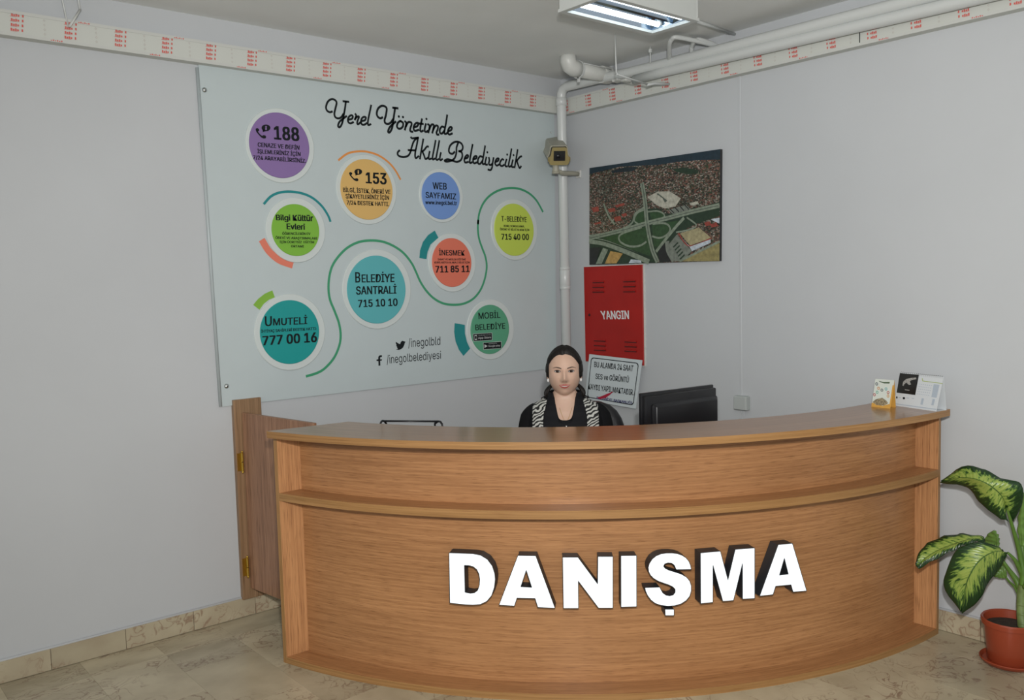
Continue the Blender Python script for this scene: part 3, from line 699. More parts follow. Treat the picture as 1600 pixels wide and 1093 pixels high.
zpoly('letter_f_sign', 'F', [(225, 462), (190, 462), (160, 475), (148, 500), (147, 548), (110, 552), (112, 582), (150, 582), (153, 680), (192, 678), (188, 578), (222, 572), (226, 545), (188, 548), (188, 510), (200, 498), (225, 497)], M['ink'], poster, .001)
for q in ((319.5, 140.5), (354, 603), (860.5, 207)):
    c = on_left(*q, PT); bm = bmesh.new()
    r_ = .013 if q[0] < 400 else .006
    lathe_bm(bm, [(0, .008), (r_ * .5, .007), (r_, .001), (r_, 0), (0, 0)], (0, 0, 0), 18)
    bmesh.ops.transform(bm, matrix=Matrix.Translation(c) @ Matrix.Rotation(PI / 2, 4, 'X'), verts=bm.verts)
    finish(bm, 'screw_cap', M['metal'], poster, smooth=True)
# edge profile on the left side of the poster
bm = bmesh.new(); a_, b_ = cor[0], cor[3]
tube_bm(bm, [a_ + Vector((-.006, .004, -.015)), b_ + Vector((-.006, .004, .001))], .009, 8)
finish(bm, 'edge_profile', mat('grey_profile', (.42, .47, .48), .35), poster, smooth=True)

# ------------------------------------------------------------------ right wall: aerial picture
pic_th = .022
def RP_(off): return lambda u, v: on_right(u, v, pic_th + off)
def city_mat():
    m = bpy.data.materials.new('city_print'); m.use_nodes = True; nt = m.node_tree; b = nt.nodes['Principled BSDF']; L = nt.links.new
    tc = nt.nodes.new('ShaderNodeTexCoord'); mp = nt.nodes.new('ShaderNodeMapping'); mp.inputs['Scale'].default_value = (1, 105, 175); L(tc.outputs['Object'], mp.inputs[0])
    v = nt.nodes.new('ShaderNodeTexVoronoi'); v.inputs['Scale'].default_value = 1; L(mp.outputs[0], v.inputs['Vector'])
    sp = nt.nodes.new('ShaderNodeSeparateColor'); L(v.outputs['Color'], sp.inputs[0])
    r = nt.nodes.new('ShaderNodeValToRGB'); cr = r.color_ramp; cr.interpolation = 'CONSTANT'
    cols = [(0, (.015, .02, .015)), (.24, (.13, .055, .04)), (.40, (.20, .085, .06)), (.50, (.03, .055, .025)), (.64, (.19, .175, .14)), (.78, (.08, .065, .05)), (.90, (.32, .30, .26))]
    cr.elements[0].position = 0; cr.elements[0].color = (*cols[0][1], 1); cr.elements[1].position = cols[1][0]; cr.elements[1].color = (*cols[1][1], 1)
    for p_, c_ in cols[2:]: e = cr.elements.new(p_); e.color = (*c_, 1)
    L(sp.outputs[0], r.inputs[0])
    n = nt.nodes.new('ShaderNodeTexNoise'); n.inputs['Scale'].default_value = 7; L(tc.outputs['Object'], n.inputs['Vector'])
    r2 = nt.nodes.new('ShaderNodeValToRGB'); r2.color_ramp.elements[0].position = .3; r2.color_ramp.elements[0].color = (.55, .6, .55, 1); r2.color_ramp.elements[1].position = .65; r2.color_ramp.elements[1].color = (1.1, 1, 1, 1)
    L(n.outputs[0], r2.inputs[0])
    mx = nt.nodes.new('ShaderNodeMix'); mx.data_type = 'RGBA'; mx.blend_type = 'MULTIPLY'; mx.inputs[0].default_value = 1
    L(r.outputs[0], mx.inputs[6]); L(r2.outputs[0], mx.inputs[7]); L(mx.outputs[2], b.inputs['Base Color']); b.inputs['Roughness'].default_value = .35
    return m
CITY = city_mat()
pic = empty('aerial_picture', (XW, 3.68, 1.845), 0, 'frameless aerial photograph of a town and road interchange above the red fire cabinet', 'picture')
pc_ = [on_right(*zp('K', p), pic_th) for p in ((115, 232), (1232, 70), (1225, 1025), (115, 1058))]
poly('picture_panel', pc_, M['black'], pic, thick=Vector((pic_th, 0, 0)))
poly('printed_town', [p - Vector((.0003, 0, 0)) for p in pc_], CITY, pic)
for n_, c_ in dict(k_dark=(.010, .018, .024), k_hill=(.012, .028, .042), k_green=(.025, .065, .022), k_dgreen=(.015, .035, .018), k_road=(.21, .25, .19), k_line=(.08, .10, .08), k_white=(.42, .41, .34),
                   k_tan=(.34, .30, .17), k_red=(.27, .05, .035), k_pale=(.45, .50, .55), k_orange=(.42, .26, .08), k_asph=(.17, .19, .16), k_black=(.012, .014, .014), k_yel=(.26, .22, .09)).items():
    M[n_] = mat(n_, c_, .35, vary=.25, vscale=45)
lay = [.0004]
def kp(name, pts, m):
    lay[0] += .00006
    return zpoly(name, 'K', pts, M[m], pic, conv=RP_(lay[0]))
def kr(pts, wpx, m, closed=False, name='printed_road'):
    lay[0] += .00006; P = [on_right(*zp('K', p), pic_th) for p in pts]
    a = on_right(*zp('K', (600, 600)), pic_th); b = on_right(*zp('K', (640, 600)), pic_th); mpp = (a - b).length / 40
    pp = [tuple(p) for p in pts]; pts = pp; P = catmull([Vector((p.y, p.z, 0)) for p in P], 6, closed)
    if closed: P.append(P[0]); P.append(P[1])
    ribbon(name, [([Vector((p.x, p.y)) for p in P], wpx * mpp)], M[m], pic, (lambda o: (lambda q: Vector((XW - pic_th - o, q.x, q.y))))(lay[0]))
kp('printed_sky', [(115, 232), (1232, 70), (1232, 160), (1050, 165), (860, 180), (700, 205), (540, 212), (380, 220), (250, 250), (115, 285)], 'k_hill')
kp('printed_wood', [(300, 255), (420, 225), (530, 222), (480, 260), (380, 268), (310, 275)], 'k_dark')
kp('printed_wood', [(820, 240), (920, 225), (1050, 250), (1040, 280), (960, 285), (850, 262)], 'k_dgreen')
kp('printed_fields', [(115, 825), (300, 770), (440, 730), (500, 620), (570, 580), (700, 575), (760, 620), (860, 620), (1000, 580), (1226, 520), (1225, 640), (1000, 720), (870, 790), (720, 960), (700, 1040), (400, 1050), (115, 1056)], 'k_dgreen')
kp('printed_carpark', [(790, 590), (940, 545), (985, 590), (830, 625)], 'k_asph')
for i in range(4): kr([(805 + i * 42, 583 - i * 12), (838 + i * 42, 615 - i * 10)], 7, 'k_black', name='printed_line')
kp('printed_verge', [(225, 830), (600, 735), (640, 985), (480, 930), (330, 870)], 'k_green')
kp('printed_verge', [(650, 710), (880, 680), (700, 905), (665, 900)], 'k_green'); kp('printed_verge', [(500, 625), (575, 595), (590, 700), (500, 712)], 'k_green'); kp('printed_verge', [(625, 610), (745, 605), (752, 650), (650, 690)], 'k_green')
kp('printed_pond', [(720, 890), (785, 875), (775, 950), (812, 1032), (715, 1036), (700, 960)], 'k_black')
kr([(780, 870), (790, 940), (830, 1014)], 34, 'k_asph')
kp('printed_yard', [(860, 800), (990, 940), (900, 1030), (830, 1020), (780, 900)], 'k_asph')
for i in range(5): kr([(835 + i * 14, 905 + i * 26), (870 + i * 14, 870 + i * 26)], 10, 'k_dgreen', name='printed_line')
kp('printed_gardens', [(1000, 960), (1226, 860), (1225, 1025), (900, 1029)], 'k_yel'); kr([(890, 1025), (1000, 970), (1225, 860)], 14, 'k_road')
kr([(125, 852), (250, 872), (440, 945), (615, 1024)], 42, 'k_road'); kr([(122, 836), (250, 858), (440, 925), (640, 1010)], 9, 'k_dgreen', name='printed_line')
kr([(590, 565), (510, 620), (480, 700), (400, 750), (250, 790), (120, 811)], 13, 'k_road')
kr([(600, 862), (545, 895), (460, 900), (385, 865), (368, 820), (410, 785), (560, 738)], 13, 'k_road'); kr([(655, 815), (720, 828), (785, 795), (805, 745), (765, 705), (660, 708)], 12, 'k_road')
kr([(580, 590), (525, 618), (500, 680), (545, 715)], 10, 'k_road'); kr([(620, 605), (690, 598), (745, 618), (755, 650), (700, 688)], 10, 'k_road'); kr([(690, 940), (760, 850), (850, 740), (920, 662)], 20, 'k_road'); kr([(950, 655), (1030, 720), (960, 760), (860, 780)], 10, 'k_road')
kr([(122, 830), (400, 762), (600, 705), (800, 655), (1000, 602), (1217, 553)], 29, 'k_road'); kr([(122, 830), (400, 762), (600, 705), (800, 655), (1000, 602), (1217, 553)], 5, 'k_line', name='printed_line')
kr([(568, 370), (585, 470), (596, 560), (606, 680), (625, 800), (655, 930), (694, 1022)], 33, 'k_road'); kr([(568, 370), (585, 470), (596, 560), (606, 680), (625, 800), (655, 930), (694, 1022)], 7, 'k_line', name='printed_line')
kr([(240, 540), (280, 640), (330, 710)], 14, 'k_road')
kp('printed_hall', [(608, 480), (700, 432), (800, 430), (895, 490), (850, 560), (760, 577), (690, 550)], 'k_white'); kp('printed_yard', [(700, 445), (780, 510), (760, 528), (740, 490), (690, 455)], 'k_line'); kp('printed_hall', [(970, 530), (1040, 515), (1050, 540), (980, 552)], 'k_white')
kp('printed_roof', [(888, 790), (1050, 740), (1155, 828), (975, 893)], 'k_tan'); kr([(880, 790), (970, 897), (1155, 832)], 9, 'k_red', name='printed_line'); kp('printed_hall', [(892, 818), (972, 903), (1150, 840), (1150, 870), (990, 942), (970, 905)], 'k_pale')
kp('printed_roof', [(1095, 700), (1140, 685), (1160, 715), (1110, 730)], 'k_red'); kp('printed_roof', [(1140, 715), (1200, 695), (1215, 725), (1160, 740)], 'k_red'); kp('printed_hall', [(1150, 670), (1226, 655), (1226, 705), (1190, 690)], 'k_pale')
kp('printed_yard', [(115, 915), (215, 905), (165, 1052), (115, 1056)], 'k_black'); kp('printed_hall', [(232, 912), (275, 928), (220, 1048), (168, 1052)], 'k_road'); kp('printed_yard', [(295, 940), (400, 962), (345, 1046), (245, 1048)], 'k_orange'); kp('printed_hall', [(470, 1010), (550, 1020), (560, 1040), (450, 1044)], 'k_pale')
for a_, b_ in (((320, 640), (380, 690)), ((385, 615), (430, 650)), ((130, 560), (190, 610)), ((270, 570), (330, 610)), ((330, 540), (370, 570)), ((150, 690), (210, 715)), ((360, 530), (410, 560))):
    kp('printed_roof', [(a_[0], a_[1] + 12), (b_[0], a_[1]), (b_[0] + 8, b_[1] - 12), (a_[0] + 18, b_[1])], 'k_red')

# ------------------------------------------------------------------ fire cabinet
cab = empty('fire_cabinet', (XW, 4.0, 1.19), 0, 'red metal fire hose cabinet lettered YANGIN set into the right wall', 'cabinet')
M['red'] = mat('red_enamel', (.36, .013, .010), .4, spec=.3, vary=.08, vscale=6)
M['redd'] = mat('dark_red_slot', (.05, .004, .004), .6); M['chip'] = mat('rough_plaster_edge', (.62, .62, .58), .8)
CT = .016
bm = bmesh.new(); rng = random.Random(3)
def rough_edge(y0, z0, y1, z1, n, w_):
    for i in range(n):
        ya, yb = y0 + (y1 - y0) * i / n, y0 + (y1 - y0) * (i + 1) / n; za, zb = z0 + (z1 - z0) * i / n, z0 + (z1 - z0) * (i + 1) / n
        w2 = w_ * (.5 + rng.random())
        if y0 == y1: box_bm(bm, (XW - .006, y0, (za + zb) / 2), (.012, w2, abs(zb - za)))
        else: box_bm(bm, (XW - .006, (ya + yb) / 2, z0), (.012, abs(yb - ya), w2))
CY0, CY1, CZ0, CZ1 = 3.736, 4.262, 1.193, 1.838
rough_edge(CY0, CZ0, CY0, CZ1, 40, .011); rough_edge(CY1, CZ0, CY1, CZ1, 40, .009); rough_edge(CY0, CZ1, CY1, CZ1, 30, .010); rough_edge(CY0, CZ0, CY1, CZ0, 30, .008)
e_ = finish(bm, 'painted_edge', M['chip'], cab); e_['kind'] = 'stuff'
box('cabinet_door', (XW - CT / 2 - .003, (CY0 + CY1) / 2, (CZ0 + CZ1) / 2), (CT, CY1 - CY0, CZ1 - CZ0), M['red'], cab, bevel=.002)
def RC(off): return lambda u, v: on_right(u, v, CT + .003 + off)
for x0_, x1_, ys in ((104, 172, (158, 187, 216)), (291, 364, (152, 183, 214)), (112, 182, (514, 543, 571)), (299, 371, (521, 549, 577))):
    for yy in ys:
        a = RC(0)(*zp('H', (x0_, yy))); b = RC(0)(*zp('H', (x1_, yy))); c = (a + b) / 2
        bm = bmesh.new()
        hw = abs(a.y - b.y) / 2
        pr = [(0, .010), (.007, .002), (.007, 0), (0, -.003)]
        L_, R_ = [[bm.verts.new((c.x - q[0], c.y + s * hw, c.z + q[1])) for q in pr] for s in (-1, 1)]
        for i in range(4): bm.faces.new((L_[i], L_[(i + 1) % 4], R_[(i + 1) % 4], R_[i]))
        bm.faces.new(L_); bm.faces.new(R_)
        lv = finish(bm, 'louvre', M['red'], cab)
        box('louvre_gap', (c.x - .0035, c.y, c.z - .0035), (.007, hw * 1.96, .005), M['redd'], lv)
c = RC(0)(*zp('H', (82, 358))); bm = bmesh.new(); lathe_bm(bm, [(0, .004), (.008, .004), (.010, 0), (0, 0)], (0, 0, 0), 14)
bmesh.ops.transform(bm, matrix=Matrix.Translation(c) @ Matrix.Rotation(-PI / 2, 4, 'Y'), verts=bm.verts); finish(bm, 'lock', M['redd'], cab)
lettering('YANGIN', [zp('H', p) for p in ((148, 335), (322, 332), (324, 382), (158, 384))], mat('white_ink', (.72, .72, .72), .5), cab, RC(.0012), .026)

# tilted warning sign leaning over the cabinet's lower edge
SX = 4.238
sign = empty('warning_sign', (SX, 4.03, .9), 0, 'white tilted rectangular notice with black Turkish text below the fire cabinet', 'sign')
SG = lambda off=0: (lambda u, v: hit(u, v, 0, SX - off))
M['signw'] = mat('sign_white', (.60, .66, .68), .35); M['blueink'] = mat('blue_ink', (.03, .03, .14), .5); M['redink2'] = mat('crimson_ink', (.42, .01, .04), .5)
sc4 = [SG()(*q) for q in ((920.8, 553), (1003, 562.5), (993, 638.5), (913.5, 624))]
poly('sign_plate', sc4, M['signw'], sign, thick=Vector((.006, 0, 0)))
def lerp2(P, a, b):
    tl, tr, br, bl = P; return (tl * (1 - a) + tr * a) * (1 - b) + (bl * (1 - a) + br * a) * b
def rrect(P, m_, r_, asp):
    out = []
    for cx_, cy_, a0_ in ((1 - m_ - r_, m_ * asp + r_ * asp, -90), (1 - m_ - r_, 1 - (m_ + r_) * asp, 0), (m_ + r_, 1 - (m_ + r_) * asp, 90), (m_ + r_, (m_ + r_) * asp, 180)):
        for k in range(5):
            t = math.radians(a0_ + k * 22.5); out.append(lerp2(P, cx_ + r_ * math.cos(t), cy_ + r_ * asp * math.sin(t)))
    return out
o1, o2 = rrect(sc4, .045, .05, 1.35), rrect(sc4, .058, .045, 1.35)
poly('sign_border', [p - Vector((.001, 0, 0)) for p in o1], M['ink'], sign, holes=[[p - Vector((.001, 0, 0)) for p in o2]])
for s, q, b in (('BU ALANDA 24 SAAT', [(878, 305), (1298, 348), (1290, 410), (877, 362)], .02), ('SES ve GÖRÜNTÜ', [(892, 432), (1250, 472), (1245, 528), (890, 488)], .02),
                ('KAYDI YAPILMAKTADIR.', [(815, 540), (1300, 604), (1297, 664), (812, 597)], .018)):
    lettering(s, [zp('I', p) for p in q], M['ink'], sign, SG(.0012), b)
lettering('BAŞKANLIĞI', [zp('I', p) for p in ((1086, 704), (1283, 733), (1283, 757), (1084, 730))], M['blueink'], sign, SG(.0012), .04)
lettering('BELEDİYE', [zp('I', p) for p in ((905, 677), (1072, 702), (1070, 727), (903, 702))], M['blueink'], sign, SG(.0012), .04)
zpoly('red_swoosh', 'I', [(905, 690), (960, 672), (1010, 650), (1085, 622), (1045, 660), (1000, 692), (940, 705)], M['redink2'], sign, conv=SG(.0016))

# cable trunking and junction box
tr_ = empty('cable_trunking', (XW, 3.008, 1.05), 0, 'thin white vertical cable duct on the right wall above the junction box', 'cable duct')
box('duct', (XW - .0025, 3.008, (1.058 + 2.886) / 2), (.005, .014, 2.886 - 1.058), M['wall'], tr_, bevel=.002)
jb = empty('junction_box', (XW, 2.99, .98), 0, 'small square grey plastic junction box on the right wall behind the counter', 'junction box')
box('box_body', (XW - .019, 2.992, 1.019), (.038, .088, .082), mat('grey_plastic', (.40, .43, .42), .45), jb, bevel=.005, seg=2)
box('box_lid', (XW - .041, 2.992, 1.019), (.006, .080, .074), mat('grey_plastic_lid', (.43, .46, .45), .45), jb, bevel=.002)
for dy in (-.008, .012): tube('cable', [(XW - .012, 2.99 + dy, .98), (XW - .01, 2.992 + dy * .6, .93), (XW - .006, 2.99, .86)], .0025, M['wall'], jb, seg=6, spline=4)

# ------------------------------------------------------------------ pipes
XP = 4.17
up = [(XP, 4.3, 3.04), (XP, 4.02, 3.035), (XP, 3.74, 3.022), (XP, 3.45, 3.018), (XP, 2.013, 3.008), (XP, .2, 2.995), (XP, Y0, 2.98)]
vp = empty('corner_pipe', (XP, 4.355, .0), 0, 'white vertical pipe in the room corner that bends along the right wall', 'pipe')
tube('pipe_run', [(XP, 4.357, 0.0), (XP, 4.357, 2.96), (XP, 4.354, 3.0), (XP, 4.336, 3.028), (XP, 4.300, 3.04)] + [tuple(p) for p in up[1:]], [.0325] * 4 + [.031] * 7, M['pipe'], vp, seg=20)
for z_ in (1.83, 1.70):
    bm = bmesh.new(); lathe_bm(bm, [(.0325, -.012), (.037, -.010), (.037, .010), (.0325, .012)], (XP, 4.357, z_), 20); finish(bm, 'pipe_collar', M['pipe'], vp, smooth=True)
bm = bmesh.new(); lathe_bm(bm, [(.0325, -.06), (.0365, -.055), (.0365, .055), (.0325, .06)], (XP, 4.357, 1.765), 20); finish(bm, 'pipe_sleeve', M['pipe'], vp, smooth=True)
bm = bmesh.new(); lathe_bm(bm, [(.0325, -.02), (.037, -.018), (.037, .03), (.0325, .034)], (XP, 4.357, 2.94), 20); finish(bm, 'elbow_collar', M['pipe'], vp, smooth=True)
lo_ = empty('lower_pipe', (XP, 3.6, 2.93), 0, 'lower of the two white horizontal pipes running along the right wall', 'pipe')
tube('pipe_run', [(XP, 3.70, 2.972), (XP, 3.45, 2.974), (XP, 1.875, 2.948), (XP, .2, 2.93), (XP, Y0, 2.91)], .030, M['pipe'], lo_, seg=20)
dp = empty('drain_pipe', (3.87, 3.967, 3.06), 0, 'thick off-white drain pipe elbow coming out of the ceiling near the corner', 'pipe')
tube('elbow', [(3.862, 3.967, 3.13), (3.862, 3.967, 3.095), (3.875, 3.967, 3.068), (3.905, 3.967, 3.058), (3.95, 3.967, 3.055)], [.050] * 5, M['pipe_dull'], dp, seg=24)
tube('straight_pipe', [(3.93, 3.967, 3.056), (4.275, 3.967, 3.050)], .045, M['pipe_dull'], dp, seg=24)
def xring(name, x, y, z, r, w_, m, parent):
    bm = bmesh.new(); lathe_bm(bm, [(r * .8, -w_ / 2), (r, -w_ / 2), (r, w_ / 2), (r * .8, w_ / 2)], (0, 0, 0), 28)
    bmesh.ops.transform(bm, matrix=Matrix.Translation((x, y, z)) @ Matrix.Rotation(PI / 2, 4, 'Y'), verts=bm.verts); o = finish(bm, name, m, parent); smooth_by_angle(o, 40); return o
xring('pipe_clamp', 3.95, 3.967, 3.055, .055, .012, M['pipe'], dp); xring('socket', 4.19, 3.967, 3.052, .054, .07, M['pipe_dull'], dp)
bm = bmesh.new(); box_bm(bm, (3.95, 3.967, 2.992), (.012, .02, .03), bevel=.002); finish(bm, 'clamp_bolt', M['pipe'], dp)
tube('pull_wire', [(3.95, 3.92, 3.085), (4.05, 3.915, 3.082), (4.19, 3.912, 3.075)], .003, M['pipe'], dp, seg=6)
# hanger bracket
hb = empty('pipe_hanger', (3.749, 3.469, ZC), 0, 'thin white ceiling rod with an angled bracket holding the two pipes', 'bracket')
pe = hit(963, 118, 1, 3.469 + .0); p1_ = hit(963, 116, 0, 3.75); q1_ = hit(1011, 131.5, 0, 4.02); k1_ = hit(961, 57, 0, 3.749)
tube('rod', [(3.749, 3.469, ZC), (p1_.x, p1_.y, p1_.z + .01), (p1_.x + .02, p1_.y, p1_.z - .004)], .0045, M['pipe'], hb, seg=8)
tube('arm', [p1_, q1_], .008, M['pipe'], hb, seg=8, flat=.5)
bm = bmesh.new(); tube_bm(bm, [q1_ + Vector((0, 0, -.004)), q1_ + Vector((.06, 0, .012)), Vector((XW, q1_.y, q1_.z + .03))], .008, 8); finish(bm, 'arm_end', M['pipe'], hb, smooth=True)
for u_, v_ in ((964, 126), (978, 126)):
    c = hit(u_, v_, 0, 4.14); box('saddle', c, (.05, .045, .018), M['pipe_dull'], hb, bevel=.004)
h2 = empty('drop_rod', (4.08, 3.535, ZC), 0, 'short white threaded rod dropping from the ceiling to the upper pipe', 'rod')
tube('rod', [(4.12, 3.53, ZC), (4.12, 3.53, 3.03)], .004, M['pipe'], h2, seg=8); bm = bmesh.new(); lathe_bm(bm, [(0, -.012), (.011, -.01), (.011, .01), (0, .012)], (4.12, 3.53, 3.10), 8); finish(bm, 'nut', M['pipe'], h2)
# goose-neck conduits by the ceiling
for ua, vf, ub, vb, la in ((1046, 93, 1058, 58, 'left of two white conduit bends beneath the ceiling above the pipes'), (1081, 84, 1092, 62, 'right of two white conduit bends beneath the ceiling above the pipes')):
    fo = hit(ua, vf, 0, XP - .01); tp = hit(ub, vb, 2, 3.095); md = hit(ua, vb + 12, 2, 3.072); m2 = hit(ua + 4, vb + 3, 2, 3.09); e2 = on_right(1122, 73)
    g_ = empty('bent_conduit', fo, 0, la, 'conduit', 'conduit bends by the ceiling')
    tube('conduit', [fo, md, m2, tp, tp.lerp(e2, .5) + Vector((0, 0, .004)), e2], .013, M['pipe'], g_, seg=14, spline=5)
cn = empty('ceiling_conduit', (3.9, 3.0, ZC), 0, 'straight white conduit running on the ceiling from the lamp to the right wall', 'conduit')
tube('conduit', [(3.62, 2.99, 3.112), (XW, 3.04, 3.112)], .009, M['pipe'], cn, seg=10)
# strap hook at the left
sp_ = [hit(u_, v_, 1, 4.40) for u_, v_ in ((96, -6), (106.5, 42), (125, 15), (121, -6))]
hk = empty('strap_hook', (1.13, 4.40, 3.0), 0, 'bent off-white metal strap hook hanging under the ceiling at the far left', 'hook')
bm = bmesh.new()
tube_bm(bm, [(sp_[0].x, 4.40, ZC), sp_[0], sp_[1]], .004, 6); tube_bm(bm, [(sp_[3].x, 4.40, ZC), sp_[3], sp_[2]], .005, 6)
finish(bm, 'strap_leg', M['pipe'], hk, smooth=True); tube('strap_bar', [sp_[2], sp_[1] + Vector((0, -.02, -.004))], .009, M['pipe_dull'], hk, seg=8, flat=.5)

# ------------------------------------------------------------------ ceiling lamps 
M['lamp_box'] = mat('lamp_housing', (.56, .58, .56), .4); M['reflector'] = mat('lamp_reflector', (.55, .66, .80), .12, 1)
M['tube'] = mat('fluorescent_tube', (.9, .95, 1), .4, emit=(.80, .93, 1), estr=5.0)
LZ = 3.030
def lamp(cx_, cy_, label, power):
    t = empty('ceiling_lamp', (cx_, cy_, LZ), 0, label, 'ceiling lamp')
    L_, W_ = .67, .30
    bm = bmesh.new()
    for sx in (-1, 1): box_bm(bm, (cx_ + sx * (L_ / 2 - .004), cy_, (LZ + ZC) / 2 + .004), (.008, W_, ZC - LZ), bevel=.002)
    for sy in (-1, 1): box_bm(bm, (cx_, cy_ + sy * (W_ / 2 - .004), (LZ + ZC) / 2 + .004), (L_ - .016, .008, ZC - LZ), bevel=.002)
    bmesh.ops.remove_doubles(bm, verts=bm.verts, dist=1e-5); finish(bm, 'housing', M['lamp_box'], t)
    bm = bmesh.new()
    r_ = .026
    for lo2, hi2 in (((-L_ / 2 - .004, -W_ / 2 - .004), (L_ / 2 + .004, -W_ / 2 + r_)), ((-L_ / 2 - .004, W_ / 2 - r_), (L_ / 2 + .004, W_ / 2 + .004)), ((-L_ / 2 - .004, -W_ / 2 + r_), (-L_ / 2 + r_, W_ / 2 - r_)), ((L_ / 2 - r_, -W_ / 2 + r_), (L_ / 2 + .004, W_ / 2 - r_))):
        box_bm(bm, (cx_ + (lo2[0] + hi2[0]) / 2, cy_ + (lo2[1] + hi2[1]) / 2, LZ - .002), (hi2[0] - lo2[0], hi2[1] - lo2[1], .014))
    finish(bm, 'rim', M['lamp_box'], t)
    # curved double reflector
    bm = bmesh.new(); n = 32; prev = None
    for i in range(n + 1):
        a = i / n; y_ = -W_ / 2 + .012 + (W_ - .024) * a; z_ = LZ + .012 + .06 * abs(math.sin(a * 2 * PI)) ** .6
        row = [bm.verts.new((cx_ - L_ / 2 + .012, cy_ + y_, z_)), bm.verts.new((cx_ + L_ / 2 - .012, cy_ + y_, z_))]
        if prev: f = bm.faces.new((prev[0], prev[1], row[1], row[0])); f.smooth = True
        prev = row
    for sx in (-1, 1):
        xx = cx_ + sx * (L_ / 2 - .012); bm.faces.new([bm.verts.new(p) for p in ((xx, cy_ - W_ / 2 + .01, LZ), (xx, cy_ + W_ / 2 - .01, LZ), (xx - sx * .02, cy_ + W_ / 2 - .01, LZ + .085), (xx - sx * .02, cy_ - W_ / 2 + .01, LZ + .085))])
    finish(bm, 'reflector', M['reflector'], t, recalc=False)
    for sy in (-1, 1):
        tb = tube('fluorescent_tube', [(cx_ - L_ / 2 + .04, cy_ + sy * W_ / 4, LZ + .022), (cx_ + L_ / 2 - .04, cy_ + sy * W_ / 4, LZ + .022)], .013, M['tube'], t, seg=14)
        for sx in (-1, 1): box('lamp_holder', (cx_ + sx * (L_ / 2 - .03), cy_ + sy * W_ / 4, LZ + .04), (.016, .03, .045), M['lamp_box'], tb, bevel=.003)
    return t
lamp(3.305, 2.955, 'lit fluorescent ceiling lamp in a white metal box above the desk', 6)

# ------------------------------------------------------------------ security camera
y0_ = 4.306; wa = Vector((XW, y0_, 2.468)); ma = Vector((4.045, y0_ - .01, 2.470))
sec = empty('security_camera', (XW, y0_, 2.45), 0, 'beige box security camera on a wall arm in front of the corner pipe', 'camera')
M['beige'] = mat('beige_metal', (.37, .355, .285), .45, vary=.06); M['beige2'] = mat('yellowed_bezel', (.29, .23, .09), .4, vary=.1); M['glass'] = mat('dark_glass', (.012, .016, .02), .06)
def rel(u, v, dist):
    d = ray(u, v); return EYE + d * (dist / math.hypot(d.x, d.y))
dc = math.hypot(ma.x, ma.y) - .07
fc_ = rel(874, 244, dc); bc_ = rel(864.5, 230, dc + .27)
ax_ = (fc_ - bc_); ln_ = ax_.length; ax_.normalize(); sx_ = ax_.cross(Vector((0, 0, 1))).normalized(); uz_ = sx_.cross(ax_).normalized()
if sx_.dot(CAM_R) < 0: sx_ = -sx_
RO = Matrix((sx_, uz_, ax_)).transposed()
def lc(x, y, z): return fc_ + RO @ Vector((x, y, z))
def prism(bm, prof, z0, z1, s0=1, s1=1):
    A = [bm.verts.new(lc(x * s0, y * s0, z0)) for x, y in prof]; B = [bm.verts.new(lc(x * s1, y * s1, z1)) for x, y in prof]; n = len(prof)
    bm.faces.new(A); bm.faces.new(B)
    for i in range(n): bm.faces.new((A[i], A[(i + 1) % n], B[(i + 1) % n], B[i]))
prof = [(-.042, .056), (.042, .056), (.048, .05), (.056, .004), (.069, -.012), (.069, -.03), (.062, -.052), (.052, -.058), (-.052, -.058), (-.062, -.052), (-.069, -.03), (-.069, -.012), (-.056, .004), (-.048, .05)]
bm = bmesh.new(); prism(bm, prof, -ln_, -.012, .93, .93); finish(bm, 'housing', M['beige'], sec)
bm = bmesh.new(); prism(bm, prof, -.014, .0); o_ = finish(bm, 'bezel', M['beige2'], sec); o_['label'] = 'yellowed front bezel'
hood = [(-.044, .058), (.044, .058), (.052, .05), (.060, .006), (.072, -.012), (.078, -.012), (.065, .012), (.057, .056), (.048, .064), (-.048, .064), (-.057, .056), (-.065, .012), (-.078, -.012), (-.072, -.012), (-.060, .006), (-.052, .05)]
bm = bmesh.new(); prism(bm, hood, -ln_ - .03, -.03); bmesh.ops.triangulate(bm, faces=[f for f in bm.faces if len(f.verts) > 4]); finish(bm, 'sun_hood', M['beige'], sec)
g_ = box('window', lc(.0, .003, .0015), (.076, .064, .004), M['glass'], sec, rot=RO)
bm = bmesh.new(); lathe_bm(bm, [(0, .006), (.012, .006), (.015, .002), (.015, 0), (0, 0)], (0, 0, 0), 20); bmesh.ops.transform(bm, matrix=Matrix.Translation(lc(-.008, .0, .003)) @ RO.to_4x4(), verts=bm.verts); finish(bm, 'lens', M['black'], sec, smooth=True)
for sx2 in (-1, 1): box('latch', lc(sx2 * .068, -.022, -.01), (.012, .03, .02), M['beige2'], sec, rot=RO, bevel=.003)
jm = rel(868.5, 268.5, dc + .05)
bm = bmesh.new(); lathe_bm(bm, [(0, 0), (.022, 0), (.024, .006), (.020, .03), (.022, .05), (.019, .062), (0, .062)], jm, 20); finish(bm, 'pan_joint', M['beige'], sec, smooth=True)
bm = bmesh.new(); lathe_bm(bm, [(0, -.014), (.026, -.012), (.028, 0), (0, 0)], jm, 20); finish(bm, 'joint_cap', M['beige'], sec, smooth=True)
tube('arm', [jm + Vector((0, 0, .01)), jm + Vector((.06, .0, -.004)), Vector((wa.x - .06, y0_, wa.z + .002)), wa], [.014, .016, .016, .016], M['beige'], sec, seg=12)
box('wall_plate', (XW - .006, y0_, 2.468), (.012, .045, .05), mat('plate_white', (.6, .6, .57), .5), sec, bevel=.002)

